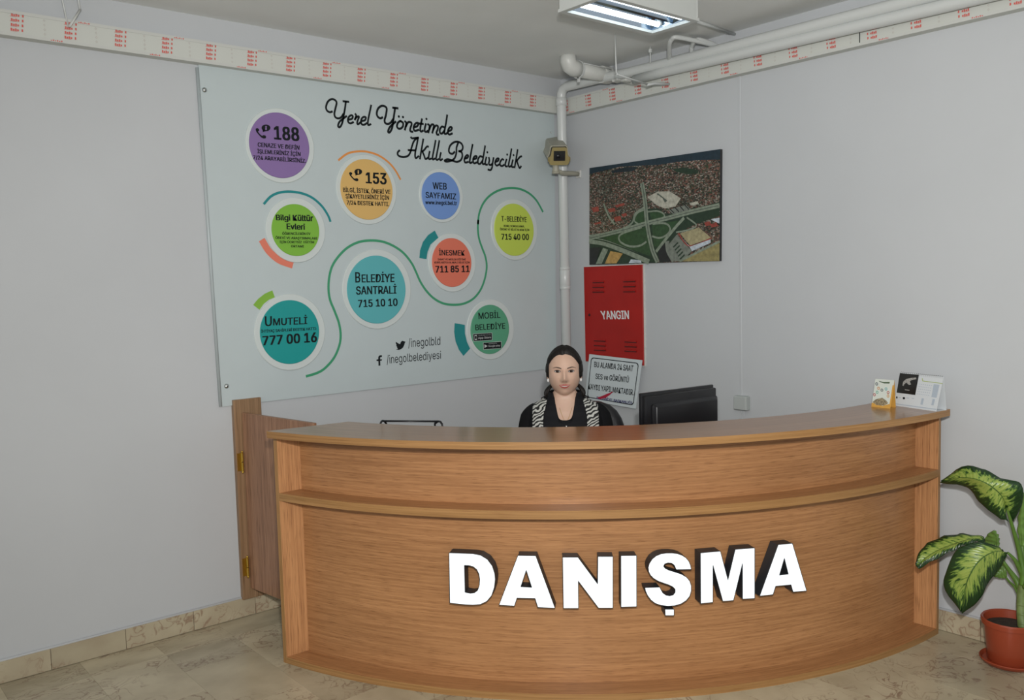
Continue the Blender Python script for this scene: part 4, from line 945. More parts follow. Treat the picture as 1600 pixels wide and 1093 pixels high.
# ------------------------------------------------------------------ computer monitor (seen from behind), standing on the inner surface
WS = .760
ml, mr_ = Vector((3.19, 2.81, 0)), Vector((3.69, 2.76, 0)); mc = (ml + mr_) / 2
mx_ = (mr_ - ml).normalized(); mn = Vector((mx_.y, -mx_.x, 0))            # mn: towards the visitor
mon = empty('computer_monitor', (mc.x, mc.y, WS), math.atan2(mx_.y, mx_.x), 'black computer monitor seen from behind, standing right of the woman', 'monitor')
def mbox(name, c, s, m, bevel=.004, seg=2, taper=None):
    bm = bmesh.new(); vs = box_bm(bm, (0, 0, 0), s, bevel=bevel, seg=seg)
    if taper:
        for v in bm.verts:
            if v.co.y < 0: v.co.x *= taper; v.co.z *= taper
    bmesh.ops.translate(bm, vec=c, verts=bm.verts); o = finish(bm, name, m, mon, local=True); smooth_by_angle(o, 40); return o
mbox('front_frame', (0, .018, .269), (.506, .018, .333), M['black'])
mbox('screen', (0, .0275, .27), (.47, .002, .285), M['glass'], bevel=0)
mbox('back_shell', (0, -.003, .265), (.496, .026, .315), M['black'], bevel=.008)
mbox('back_bulge', (.016, -.028, .245), (.455, .03, .275), M['black'], bevel=.012, seg=3, taper=.95)
mbox('neck', (0, -.03, .07), (.06, .03, .13), M['black']); mbox('foot', (0, 0, .008), (.24, .18, .016), M['black'], bevel=.006)
for q in ((.06, .26), (-.01, .235)):
    bm = bmesh.new(); ellipsoid_bm(bm, (q[0] - .02, -.0445, q[1]), (.003, .002, .003), 8, 6); finish(bm, 'screw', M['metal'], mon, local=True)

# ------------------------------------------------------------------ black wire letter tray behind the counter
ta, tb_ = Vector((2.186, 3.586, 0)), Vector((2.437, 3.421, 0)); zt_ = 1.083 + .011
tray = empty('letter_rack', (2.31, 3.50, WS), 0, 'black wire rack whose top bar shows above the left of the counter', 'rack')
td = (tb_ - ta).normalized(); tn = Vector((-td.y, td.x, 0)); back = ta + tn * .0, tb_ + tn * .0
def TP(s, d, z): return ta + td * s + tn * d + Vector((0, 0, z))
LT = (tb_ - ta).length
bm = bmesh.new(); tube_bm(bm, [TP(.012, .012, zt_ + .008), TP(LT - .012, .012, zt_ - .006)], .0048, 8); finish(bm, 'top_bar', M['rubber'], tray, smooth=True)
for s_, dz in ((.0, .008), (LT, -.006)):
    sg = 1 if s_ == 0 else -1
    tube('side_hoop', [TP(s_, -.02, WS), TP(s_, -.02, zt_ - .05), TP(s_ + sg * .004, -.012, zt_ - .012), TP(s_ + sg * .014, .012, zt_ + dz), TP(s_ + sg * .03, .036, zt_ - .012 + dz), TP(s_ + sg * .034, .044, zt_ - .05), TP(s_ + sg * .034, .05, WS)], .005, M['rubber'], tray, seg=8, spline=4)
for zz in (.80, .90, 1.0):
    bm = bmesh.new()
    for dd in (-.02, .044): tube_bm(bm, [TP(0, dd, zz), TP(LT, dd, zz)], .003, 6)
    for k in range(9): s_ = LT * (k + .5) / 9; tube_bm(bm, [TP(s_, -.02, zz), TP(s_, .044, zz)], .0018, 5)
    o_ = finish(bm, 'wire_shelf', M['rubber'], tray); o_['kind'] = 'stuff'

# ------------------------------------------------------------------ tent calendars on the counter
TOPZ = ZT1
def tent(name, cat, label, pL, pR, h, lean, backd, m_side, m_face, thick=.0015):
    a, b = Vector((*pL, TOPZ)), Vector((*pR, TOPZ)); d = (b - a).normalized(); n = Vector((d.y, -d.x, 0))
    if n.dot(-CAM_F) < 0: n = -n
    W_ = (b - a).length; root = empty(name, (a + b) / 2, 0, label, cat)
    ridge = -n * lean + Vector((0, 0, h))
    def pt(u, v, off=0):            # u 0..1 left to right, v 0 top .. 1 bottom, on the front face
        return a + d * (W_ * u) + ridge * (1 - v) + n * off
    poly('front_board', [pt(0, 0), pt(1, 0), pt(1, 1), pt(0, 1)], m_face, root, thick=-n * thick)
    bb = -n * backd
    poly('back_board', [a + ridge, b + ridge, b + bb, a + bb], m_side, root, thick=-n * thick)
    poly('base_strip', [a, b, b + bb, a + bb], m_side, root, thick=Vector((0, 0, thick)))
    return root, pt, n, W_, d
def fpoly(name, root, pt, pts, m, off): return poly(name, [pt(u, v, off) for u, v in pts], m, root)
M['paper'] = mat('paper', (.64, .67, .69), .5); M['paper2'] = mat('cream_card', (.62, .66, .60), .5); M['fgrey'] = mat('faint_grey', (.42, .48, .55), .6); M['fgreen'] = mat('lime_line', (.38, .46, .12), .5)
M['forange'] = mat('orange_card', (.60, .32, .06), .5); M['photo_dark'] = mat('dark_photo', (.013, .012, .012), .3); M['smoke'] = mat('pale_print', (.34, .33, .31), .5, vary=.6, vscale=300)
P0 = hit(1396, 633, 2, TOPZ); P1 = hit(1463, 642.5, 2, TOPZ)
cal, pt, n, Wc, dc_ = tent('desk_calendar', 'calendar', 'white spiral-bound desk calendar with a dark picture on the right end of the counter', P0.xy, P1.xy, .158, .045, .066, M['paper'], M['paper'])
def LZm(x, y):      # zoom-L pixel -> (u, v) on calendar
    tl, tr, br, bl = (650, 170), (1275, 195), (1222, 690), (562, 640)
    v = 0.0; u = 0.0
    for _ in range(12):
        L0 = (tl[0] + (bl[0] - tl[0]) * v); R0 = (tr[0] + (br[0] - tr[0]) * v); u = (x - L0) / (R0 - L0)
        T0 = tl[1] + (tr[1] - tl[1]) * u; B0 = bl[1] + (br[1] - bl[1]) * u; v = (y - T0) / (B0 - T0)
    return (u, v * .92)
def cq(name, pts, m, off): return fpoly(name, cal, pt, [LZm(*p) for p in pts], M[m], off)
cq('dark_picture', [(645, 182), (930, 190), (890, 502), (602, 482)], 'photo_dark', .0012)
cq('pale_arch', [(tuple(q)) for q in ((690, 370), (700, 310), (740, 270), (810, 245), (890, 235), (895, 260), (830, 275), (800, 300), (820, 345), (790, 355), (745, 320), (722, 345), (705, 375))], 'smoke', .0016)
cq('pale_caption', [(730, 425), (800, 430), (798, 440), (728, 436)], 'smoke', .0016)
cq('lime_line', [(975, 240), (985, 285), (1275, 305), (1275, 297), (992, 276), (985, 238)], 'fgreen', .0014)
for r in range(5):
    for c_ in range(7):
        x_ = 945 + c_ * 28 - r * 7; y_ = 325 + r * 38 + c_ * 2
        bm = bmesh.new(); bm.faces.new([bm.verts.new(pt(*LZm(x_ + a, y_ + b), .0014)) for a, b in ((0, 0), (13, 1), (11, 12), (-2, 11))]); finish(bm, 'date_print', M['fgrey'], cal)
cq('side_print', [(1150, 320), (1230, 325), (1205, 525), (1130, 515)], 'fgrey', .0013)
for (x_, y_, w_) in ((595, 540, 25), (700, 545, 38)): cq('round_logo', [(x_ + w_ * .5 + w_ * .5 * math.cos(k * PI / 5), y_ + 16 + 18 * math.sin(k * PI / 5)) for k in range(10)], 'ink', .0014)
for x_ in (635, 760, 840): cq('logo_text', [(x_, 548), (x_ + 38, 552), (x_ + 36, 562), (x_ - 2, 558)], 'fgrey', .0014)
for x_ in (990, 1150): cq('note_print', [(x_, 545), (x_ + 35, 548), (x_ + 20, 645), (x_ - 12, 640)], 'fgrey', .0013)
cq('bottom_lip', [(560, 645), (1220, 694), (1218, 705), (558, 656)], 'fgrey', .003)
for k in range(22):
    u_ = (k + .5) / 22; c = pt(u_, .0, 0)
    bm = bmesh.new(); tube_bm(bm, [c + n * (.004 * math.cos(t * PI / 5)) + Vector((0, 0, -.003 + .0055 * math.sin(t * PI / 5))) for t in range(10)], .0007, 4); finish(bm, 'spiral_ring', M['ink'], cal)
Q0 = hit(1361.5, 635, 2, TOPZ); Q1 = hit(1391, 638, 2, TOPZ)
bro, pt2, n2, Wb, _ = tent('card_calendar', 'calendar', 'small upright picture card with an orange edge left of the desk calendar', Q0.xy, Q1.xy, .132, .035, .05, M['forange'], M['paper2'])
def BZ(x, y):
    tl, tr, br, bl = (300, 240), (585, 255), (518, 680), (215, 652); u = v = 0.0
    for _ in range(12):
        L0 = (tl[0] + (bl[0] - tl[0]) * v); R0 = (tr[0] + (br[0] - tr[0]) * v); u = (x - L0) / (R0 - L0)
        T0 = tl[1] + (tr[1] - tl[1]) * u; B0 = bl[1] + (br[1] - bl[1]) * u; v = (y - T0) / (B0 - T0)
    return (u, v)
def bq(name, pts, m, off): return fpoly(name, bro, pt2, [BZ(*p) for p in pts], m, off)
bq('orange_foot', [(228, 590), (300, 610), (400, 640), (505, 610), (522, 680), (215, 652)], M['forange'], .0012)
b2 = mat('busy_drawing', (.25, .20, .12), .5, vary=.7, vscale=160)
bq('drawing', [(240, 580), (290, 545), (340, 530), (400, 520), (460, 560), (490, 600), (420, 635), (300, 630)], b2, .0015)
bq('title_print', [(350, 268), (420, 285), (520, 282), (515, 305), (430, 305), (370, 285)], mat('dark_green_print', (.06, .10, .05), .5), .0013)
for (x_, y_), c_ in zip(((345, 378), (395, 405), (460, 388), (320, 438), (275, 475), (490, 440), (488, 492), (318, 315)), ((.6, .25, .08), (.08, .10, .10), (.10, .35, .38), (.12, .40, .30), (.42, .06, .07), (.45, .08, .06), (.6, .30, .08), (.05, .07, .10))):
    mm = mat('ring_ink', c_, .5)
    outr = [pt2(*BZ(x_ + 20 * math.cos(k * PI / 8), y_ + 23 * math.sin(k * PI / 8)), .0014) for k in range(16)]; inr = [pt2(*BZ(x_ + 11 * math.cos(k * PI / 8), y_ + 13 * math.sin(k * PI / 8)), .0014) for k in range(16)]
    poly('ring_print', outr, mm, bro, holes=[inr])
bq('orange_edge', [(560, 330), (585, 330), (522, 680), (498, 678)], M['forange'], .0013)

# ------------------------------------------------------------------ office chair
WX, WY = 2.96, 3.11; WR = math.radians(-43.6)
M['leather'] = mat('black_leather', (.010, .010, .012), .38, bump=.1, bscale=120)
chair = empty('office_chair', (WX + .215, WY + .055, 0), WR + .10, 'black leather office chair with a rounded back behind the seated woman', 'chair')
def cushion(name, c, s, m, parent, bev=.04, curve=None, seg=4):
    bm = bmesh.new(); box_bm(bm, (0, 0, 0), s, bevel=bev, seg=seg)
    if curve:
        bmesh.ops.subdivide_edges(bm, edges=[e for e in bm.edges if e.calc_length() > .1], cuts=8, use_grid_fill=True)
        for v in bm.verts: v.co = Vector(curve(*v.co))
    bmesh.ops.translate(bm, vec=c, verts=bm.verts); o = finish(bm, name, m, parent, local=True); smooth_by_angle(o, 50); return o
cushion('seat', (0, -.06, .50), (.50, .50, .10), M['leather'], chair)
def backrest():
    bm = bmesh.new(); rows = []
    H_ = [(.56, .16), (.62, .185), (.72, .205), (.84, .216), (.91, .222), (.96, .216), (1.01, .200), (1.05, .176), (1.08, .142), (1.098, .095), (1.104, .04)]
    for z, hw in H_:
        row = []
        for k in range(24):
            t = 2 * PI * k / 24; cx_ = math.cos(t); sx2 = math.sin(t)
            x_ = hw * math.copysign(abs(cx_) ** .7, cx_); y_ = .042 * math.copysign(abs(sx2) ** .7, sx2) * (1 if z < 1.14 else .6)
            row.append(bm.verts.new((x_, y_ + .17 - .28 * x_ * x_ / .06 * .12 + (z - .56) * .06, z)))
        rows.append(row)
    for a, b in zip(rows, rows[1:]):
        for k in range(24): bm.faces.new((a[k], a[(k + 1) % 24], b[(k + 1) % 24], b[k]))
    bm.faces.new(rows[0]); bm.faces.new(rows[-1])
    return finish(bm, 'backrest', M['leather'], chair, local=True, smooth=True)
backrest()
for s in (-1, 1):
    tube('armrest', [(s * .27, .12, .50), (s * .285, .12, .66), (s * .285, .06, .70), (s * .285, -.16, .70), (s * .28, -.20, .66), (s * .26, -.14, .50)], .02, M['black'], chair, seg=10, spline=5, local=True)
tube('gas_column', [(0, -.04, .46), (0, -.04, .12)], .028, M['metal'], chair, local=True, seg=16)
cushion('seat_plate', (0, -.04, .445), (.22, .22, .02), M['black'], chair, bev=.006, seg=2)
for k in range(5):
    a = 2 * PI * k / 5 + .3
    lg = tube('base_arm', [(0, -.04, .13), (.15 * math.cos(a), -.04 + .15 * math.sin(a), .115), (.30 * math.cos(a), -.04 + .30 * math.sin(a), .075)], [.03, .024, .018], M['black'], chair, seg=10, local=True)
    cst = bmesh.new(); cxx, cyy = .30 * math.cos(a), -.04 + .30 * math.sin(a)
    for s in (-1, 1):
        o2_ = Vector((-math.sin(a), math.cos(a), 0)) * .014 * s
        tube_bm(cst, [Vector((cxx, cyy, .028)) + o2_ * .6, Vector((cxx, cyy, .028)) + o2_ * 1.5], .026, 14)
    ca = finish(cst, 'caster', M['black'], chair, local=True, smooth=False); ca['kind'] = 'stuff'

# ------------------------------------------------------------------ woman
woman = empty('person', (WX, WY, 0), WR, 'seated woman with dark tied-back hair, zebra-print waistcoat, black shawl collar and earrings', 'person')
M['skin'] = mat('skin', (.54, .355, .265), .5, vary=.04, vscale=30, sss=.10)
M['hair'] = mat('dark_brown_hair', (.009, .007, .006), .5, spec=.22, bump=.15, bscale=160)
M['lips'] = mat('lips', (.46, .10, .09), .35); M['teeth'] = mat('teeth', (.62, .58, .52), .3); M['eyew'] = mat('eye_white', (.36, .33, .31), .25); M['iris'] = mat('dark_iris', (.018, .010, .007), .12)
M['lash'] = mat('lashes', (.012, .008, .008), .6); M['brow'] = mat('eyebrow', (.035, .02, .014), .7); M['nostril'] = mat('nostril', (.09, .03, .022), .7); M['pearl'] = mat('pearl_stone', (.75, .75, .74), .12, spec=.9)
M['knit'] = mat('black_knit', (.005, .005, .006), .85, spec=.15); M['satin'] = mat('black_collar', (.005, .005, .007), .75, spec=.2)
def zebra():
    m = bpy.data.materials.new('zebra_print'); m.use_nodes = True; nt = m.node_tree; b = nt.nodes['Principled BSDF']; L = nt.links.new
    tc = nt.nodes.new('ShaderNodeTexCoord'); mp = nt.nodes.new('ShaderNodeMapping'); mp.inputs['Rotation'].default_value = (0, .5, 0); L(tc.outputs['Object'], mp.inputs[0])
    wv = nt.nodes.new('ShaderNodeTexWave'); wv.bands_direction = 'Z'; wv.inputs['Scale'].default_value = 21; wv.inputs['Distortion'].default_value = 9; wv.inputs['Detail'].default_value = 1.5; wv.inputs['Detail Scale'].default_value = 1.1
    L(mp.outputs[0], wv.inputs['Vector']); r = nt.nodes.new('ShaderNodeValToRGB'); r.color_ramp.elements[0].position = .46; r.color_ramp.elements[1].position = .54
    r.color_ramp.elements[0].color = (.008, .008, .008, 1); r.color_ramp.elements[1].color = (.48, .48, .45, 1); L(wv.outputs[0], r.inputs[0]); L(r.outputs[0], b.inputs['Base Color']); b.inputs['Roughness'].default_value = .7; return m
M['zebra'] = zebra()
HZ = 1.305; HX = -.001; HY = -.02           # head centre in her frame (front is -y)
def sm(a, b, x): t = max(0, min(1, (x - a) / (b - a))); return t * t * (3 - 2 * t)
def g(x, s): return math.exp(-(x / s) ** 2 / 2)
def head_base(d, hair=0.0):
    dz = d.z; t = max(0, -dz)
    wx = 1 - .20 * t ** 2.0; wx *= 1 + .055 * g(dz + .62, .2)
    x = (.0800 + hair) * d.x * wx; z = (.118 + hair * 1.0) * dz
    if d.y < 0: y = (.090 + hair) * d.y * (1 - .06 * t)
    else: y = (.100 + hair) * d.y * (1 - .42 * t ** 1.3)
    return Vector((x, y, z))
def feat(x, z):
    ax = abs(x); y = 0
    y -= .009 * g(x, .0065) * sm(-.045, -.01, z) * sm(.034, .004, z)
    y -= .019 * g(x, .0085) * g(z + .027, .010)
    y -= .006 * g(x, .007) * g(z + .010, .016)
    y -= .007 * g(ax - .0125, .005) * g(z + .032, .006)
    y -= .0035 * g(ax - .030, .022) * g(z - .029, .008)
    y += .0075 * g(ax - .033, .015) * g(z - .0085, .011)
    y -= .004 * g(ax - .043, .016) * g(z + .033, .018)
    y -= .0055 * g(x, .020) * g(z + .0595, .011)
    y += .002 * g(x, .016) * g(z + .080, .006)
    y -= .006 * g(x, .018) * g(z + .100, .012)
    return y
def head_bm(bm, nu=120, nv=110):
    rows = []
    for j in range(nv + 1):
        ph = PI * j / nv; row = []
        for i in range(nu):
            th = 2 * PI * i / nu; d = Vector((math.sin(ph) * math.cos(th), math.sin(ph) * math.sin(th), math.cos(ph)))
            p = head_base(d)
            if d.y < 0: p.y += feat(p.x, p.z) * sm(0, .35, -d.y)
            row.append(bm.verts.new(p + Vector((HX, HY, HZ))))
            if j in (0, nv): break
        rows.append(row)
    for a, b in zip(rows, rows[1:]):
        for i in range(nu):
            i2 = (i + 1) % nu
            if len(a) == 1: bm.faces.new((a[0], b[i], b[i2]))
            elif len(b) == 1: bm.faces.new((a[i], b[0], a[i2]))
            else: bm.faces.new((a[i], b[i], b[i2], a[i2]))
# torso cross-sections: z, half width, half depth, y centre
TS = [(.50, .185, .135, .02), (.60, .180, .130, .02), (.72, .160, .115, .01), (.84, .165, .115, 0), (.94, .180, .120, -.005), (1.02, .190, .115, 0), (1.07, .188, .105, .004), (1.11, .176, .092, .008), (1.14, .148, .080, .010), (1.165, .105, .068, .010), (1.185, .070, .058, .008), (1.21, .053, .052, .004), (1.25, .049, .050, .0)]
def torso(z):
    for a, b in zip(TS, TS[1:]):
        if z <= b[0]:
            t = max(0, (z - a[0]) / (b[0] - a[0])); t = t * t * (3 - 2 * t) * .35 + t * .65
            return [a[k] + (b[k] - a[k]) * t for k in (1, 2, 3)]
    return TS[-1][1:]
def tpt(th, z, off=0):
    a, b, yc = torso(z); c, s = math.cos(th), math.sin(th); e = .86
    bust = .022 * g(z - .93, .07) * (g(math.cos(th) * a - .08, .05) + g(math.cos(th) * a + .08, .05)) * (1 if s < 0 else 0)
    return Vector(((a + off) * math.copysign(abs(c) ** e, c), (b + off) * math.copysign(abs(s) ** e, s) + yc - bust, z))
def loft(bm, z0, z1, nz, off=0, nt=96, close=True):
    rows = []
    for j in range(nz + 1):
        z = z0 + (z1 - z0) * j / nz; rows.append([bm.verts.new(tpt(2 * PI * i / nt, z, off)) for i in range(nt)])
    for a, b in zip(rows, rows[1:]):
        for i in range(nt): bm.faces.new((a[i], a[(i + 1) % nt], b[(i + 1) % nt], b[i]))
    if close: bm.faces.new(rows[0]); bm.faces.new(rows[-1])
    return rows
ARM = lambda s: [(s * .128, .012, 1.122), (s * .166, .004, 1.075), (s * .192, -.02, .97), (s * .212, -.045, .87), (s * .208, -.13, .825), (s * .165, -.25, .80), (s * .14, -.30, .795)]
body_bm = bmesh.new(); head_bm(body_bm); loft(body_bm, .50, 1.25, 40)
ellipsoid_bm(body_bm, (0, .0, .52), (.19, .15, .10))
tube_bm(body_bm, [(HX * .3, .002, 1.16), (HX, -.004, 1.21), (HX, .0, 1.26)], [.052, .048, .050], 24)
for s in (-1, 1):
    tube_bm(body_bm, ARM(s), [.026, .046, .042, .036, .034, .027, .024], 14, 4)
    # ear
    ellipsoid_bm(body_bm, (HX + s * .0790, HY + .014, HZ - .016), (.008, .017, .030), 12, 10)
    # hand: palm, four fingers of unequal length, thumb from the side of the palm
    hx, hy, hz = s * .128, -.335, .790
    ellipsoid_bm(body_bm, (hx, hy, hz), (.037, .048, .014), 14, 10, Matrix.Rotation(s * .25, 3, 'Z'))
    for k, (fx, fl) in enumerate(((-.027, .062), (-.009, .074), (.009, .070), (.026, .055))):
        fx *= -s; c0 = Vector((hx + fx * .9, hy - .03, hz + .002)); dd = Vector((-s * .22 + fx * 2.5, -1, 0)).normalized()
        tube_bm(body_bm, [c0, c0 + dd * fl * .42 + Vector((0, 0, .004)), c0 + dd * fl * .75 + Vector((0, 0, -.004)), c0 + dd * fl + Vector((0, 0, -.014))], [.0095, .0088, .008, .0065], 8, 2)
    c0 = Vector((hx - s * .028, hy + .012, hz))
    tube_bm(body_bm, [c0, c0 + Vector((-s * .02, -.022, .001)), c0 + Vector((-s * .03, -.045, -.004))], [.012, .0105, .008], 8, 2)
    # legs
    tube_bm(body_bm, [(s * .09, -.0, .575), (s * .10, -.20, .59), (s * .11, -.40, .57), (s * .11, -.44, .50), (s * .11, -.42, .30), (s * .11, -.40, .12), (s * .11, -.42, .06)], [.085, .080, .060, .058, .055, .038, .035], 16, 4)
body = finish(body_bm, 'body', M['skin'], woman, local=True)
rm = body.modifiers.new('r', 'REMESH'); rm.mode = 'VOXEL'; rm.voxel_size = .0035
sm_ = body.modifiers.new('s', 'SMOOTH'); sm_.factor = .5; sm_.iterations = 2
dg = bpy.context.evaluated_depsgraph_get(); me2 = bpy.data.meshes.new_from_object(body.evaluated_get(dg)); body.modifiers.clear(); old = body.data; body.data = me2; bpy.data.meshes.remove(old)
for p_ in me2.polygons: p_.use_smooth = True
tree = BVHTree.FromPolygons([v.co[:] for v in me2.vertices], [p.vertices[:] for p in me2.polygons])
def on_face(x, z, off=.0008):
    h = tree.ray_cast(Vector((HX + x, -.5, HZ + z)), Vector((0, 1, 0)))
    return h[0] + Vector((0, -off, 0)) if h[0] else Vector((HX + x, -.11, HZ + z))
def face_strip(name, m, top, bot, x0, x1, n=16, off=.0008, rows=3):
    bm = bmesh.new(); R_ = []
    for i in range(n + 1):
        x = x0 + (x1 - x0) * i / n; t_, b_ = top(x), bot(x)
        R_.append([bm.verts.new(on_face(x, t_ + (b_ - t_) * k / rows, off)) for k in range(rows + 1)])
    for a, b in zip(R_, R_[1:]):
        for k in range(rows): bm.faces.new((a[k], a[k + 1], b[k + 1], b[k]))
    return finish(bm, name, m, woman, local=True, smooth=True)
EY = .0095
for s in (-1, 1):
    ex = s * .0335
    up_ = lambda x, ex=ex: EY + .0062 * max(0, 1 - ((x - ex) / .0150) ** 2) ** .6
    lw = lambda x, ex=ex: EY - .0042 * max(0, 1 - ((x - ex) / .0150) ** 2) ** .8
    face_strip('eye', M['eyew'], up_, lw, ex - .0148, ex + .0148, off=.0007)
    bm = bmesh.new(); c = on_face(ex, EY + .0008, .0016); vs = []
    def lidclip(z, x): return max(min(z, up_(x) - .0002), lw(x) + .0001)
    bm.faces.new([bm.verts.new(on_face(ex + .0070 * math.cos(k * PI / 9), lidclip(EY + .0010 + .0070 * math.sin(k * PI / 9), ex + .0070 * math.cos(k * PI / 9)), .0014)) for k in range(18)])
    finish(bm, 'iris', M['iris'], woman, local=True)
    bm = bmesh.new(); gl = on_face(ex + .0018, EY + .0028, .002); ellipsoid_bm(bm, gl, (.0008, .0004, .0008), 6, 5); finish(bm, 'eye_glint', M['pearl'], woman, local=True)
    face_strip('upper_lashes', M['lash'], lambda x, ex=ex: up_(x) + .0026 - .3 * abs(x - ex) * .05, lambda x, ex=ex: up_(x) - .0006, ex - .0155, ex + .0155, off=.0016, rows=1)
    face_strip('lower_lid_line', M['nostril'], lambda x, ex=ex: lw(x) + .0003, lambda x, ex=ex: lw(x) - .0007, ex - .014, ex + .014, off=.001, rows=1)
    def brow_c(x, s=s):
        a = abs(x); t = (a - .014) / .042
        return .0250 + .0060 * math.sin(min(1, max(0, t)) * PI * .80) - .009 * max(0, t - .6)
    bw = lambda x: .0024 * (1 - max(0, (abs(x) - .030) / .027) ** 1.3 * .8)
    face_strip('eyebrow', M['brow'], lambda x: brow_c(x) + bw(x), lambda x: brow_c(x) - bw(x), s * .014, s * .056, off=.001)
    bm = bmesh.new(); ellipsoid_bm(bm, on_face(s * .0075, -.0378, -.0002), (.0036, .0012, .0016), 10, 6); finish(bm, 'nostril', M['nostril'], woman, local=True)
    # earring
    bm = bmesh.new(); ellipsoid_bm(bm, (HX + s * .0800, HY + .000, HZ - .040), (.0052, .0045, .0088), 12, 10); finish(bm, 'earring', M['pearl'], woman, local=True, smooth=True)
MZ = -.0590
lt = lambda x: MZ + .0008 * math.cos(x / .027 * PI / 2) + (abs(x) / .028) ** 2 * .0045          # opening, top
lbm = lambda x: MZ - .0052 * max(0, 1 - (x / .024) ** 2) + (abs(x) / .028) ** 2 * .0045
face_strip('upper_lip', M['lips'], lambda x: lt(x) + .0058 * (1 - min(1, abs(x) / .0292) ** 1.8) + .0012 * g(abs(x) - .006, .004) * (1 if abs(x) > .002 else .6), lt, -.0290, .0290, off=.0018, n=24)
face_strip('teeth', M['teeth'], lt, lbm, -.0235, .0235, off=.0006, n=20)
face_strip('lower_lip', M['lips'], lbm, lambda x: lbm(x) - .0088 * max(0, 1 - (x / .0268) ** 2) ** .75, -.0268, .0268, off=.0022, n=24)
# hair: cap that thins to nothing along the hairline
def hairf(p):
    x, y, z = p; ax = abs(x + .002)
    lim = .092 - (ax / .066) ** 2.6 * .042 - .003 * g(x + .008, .006)                       # hairline height at this x (front)
    top_ = sm(lim - .010, lim + .012, z)
    side = sm(.068, .0775, ax) * sm(-.050, -.012, z)
    front = max(top_, side * .9)
    backw = sm(-.012, .018, y) if z > -.035 else sm(.022, .045, y)
    return max(front if z > -.05 else 0, backw)
bm = bmesh.new(); nu, nv = 120, 100; rows = []
for j in range(nv + 1):
    ph = PI * .995 * (j + .02) / nv; row = []
    for i in range(nu):
        th = 2 * PI * i / nu; d = Vector((math.sin(ph) * math.cos(th), math.sin(ph) * math.sin(th), math.cos(ph)))
        p0 = head_base(d); f = hairf(p0); groove = .0008 * math.sin(th * 40 + 3 * math.sin(ph * 5))
        thick = (.0135 if p0.z > 0 else .011) * (1 + .1 * math.sin(th * 3))
        part_ = -.003 * g(p0.x - .004, .004) * (1 if p0.y < .03 else 0)
        p = head_base(d, -.008 + (thick + .008) * f + groove * f + part_ * f); row.append(bm.verts.new(p + Vector((HX, HY, HZ))))
    rows.append(row)
for a, b in zip(rows, rows[1:]):
    for i in range(nu): bm.faces.new((a[i], b[i], b[(i + 1) % nu], a[(i + 1) % nu]))
bm.faces.new(rows[0]); bm.faces.new(rows[-1]); finish(bm, 'hair', M['hair'], woman, local=True, smooth=True)
bm = bmesh.new(); ellipsoid_bm(bm, (HX, HY + .105, HZ - .035), (.030, .028, .028), 14, 10); finish(bm, 'hair_knot', M['hair'], woman, local=True, smooth=True)
# ponytail whose curls show on both sides of the neck
rng = random.Random(5); bm = bmesh.new()
for s, n_ in ((-1, 9), (1, 10)):
    for k in range(n_):
        q = rng.random(); y_ = HY + .055 + .02 * rng.random()
        P = [(HX + s * .01, HY + .10, HZ - .04), (HX + s * (.05 + .01 * q), y_ + .01, HZ - .060 - .01 * q), (HX + s * (.070 + .018 * q), y_ - .02, HZ - .078 - .012 * q), (HX + s * (.082 + .016 * q), y_ - .03, HZ - .098 - .012 * q), (HX + s * (.080 + .010 * q), y_ - .03, HZ - .116 - .01 * q), (HX + s * (.066 - .01 * q), y_ - .02, HZ - .128)]
        tube_bm(bm, P, [.010, .009, .0075, .006, .004, .002], 7, 4)
cu_ = finish(bm, 'curled_ponytail', M['hair'], woman, local=True, smooth=True); cu_['kind'] = 'stuff'
# clothes: shells over the torso, opened in a V at the neck
VX = -.001
def in_v(p):
    return p.y < .02 and p.z > 1.076 + .9 * (p.x - VX) ** 2 * 10 * .8 and abs(p.x - VX) < .031 + (p.z - 1.081) * .20
def shell(name, m, z0, z1, off, keep, nz=90, nt=260, th=.004):
    bm = bmesh.new(); rows = []
    for j in range(nz + 1):
        z = z0 + (z1 - z0) * j / nz; rows.append([bm.verts.new(tpt(2 * PI * i / nt, z, off)) for i in range(nt)])
    for a, b in zip(rows, rows[1:]):
        for i in range(nt):
            q = (a[i], a[(i + 1) % nt], b[(i + 1) % nt], b[i]); c = sum((v.co for v in q), Vector()) / 4
            if keep(c): bm.faces.new(q)
    bmesh.ops.delete(bm, geom=[v for v in bm.verts if not v.link_faces], context='VERTS')
    for _ in range(12):                       # even out the cut edges
        mv = []
        for v in bm.verts:
            be = [e for e in v.link_edges if len(e.link_faces) == 1]
            if len(be) == 2: mv.append((v, (be[0].other_vert(v).co + be[1].other_vert(v).co + v.co * 2) / 4))
        for v, c in mv: v.co = c
    bmesh.ops.recalc_face_normals(bm, faces=bm.faces)
    o = finish(bm, name, m, woman, local=True, smooth=True)
    so = o.modifiers.new('t', 'SOLIDIFY'); so.thickness = th; so.offset = 1
    return o
shell('jumper', M['knit'], .52, 1.19, .005, lambda c: not in_v(c))
for s in (-1, 1):
    a_ = ARM(s); a_[-1] = (s * .146, -.288, .796)
    tube('sleeve', a_, [.040, .058, .051, .045, .043, .036, .033], M['knit'], woman, seg=20, spline=6, local=True)
    tube('trouser_leg', [(s * .085, .02, .575), (s * .10, -.20, .59), (s * .11, -.40, .575), (s * .11, -.445, .50), (s * .11, -.42, .30), (s * .11, -.40, .10)], [.095, .090, .070, .068, .065, .058], M['knit'], woman, seg=18, spline=5, local=True)
    bm = bmesh.new(); ellipsoid_bm(bm, (s * .11, -.47, .04), (.040, .115, .038), 16, 10)
    for v in bm.verts: v.co.z = max(v.co.z, .004)
    finish(bm, 'shoe', M['leather'], woman, local=True, smooth=True)
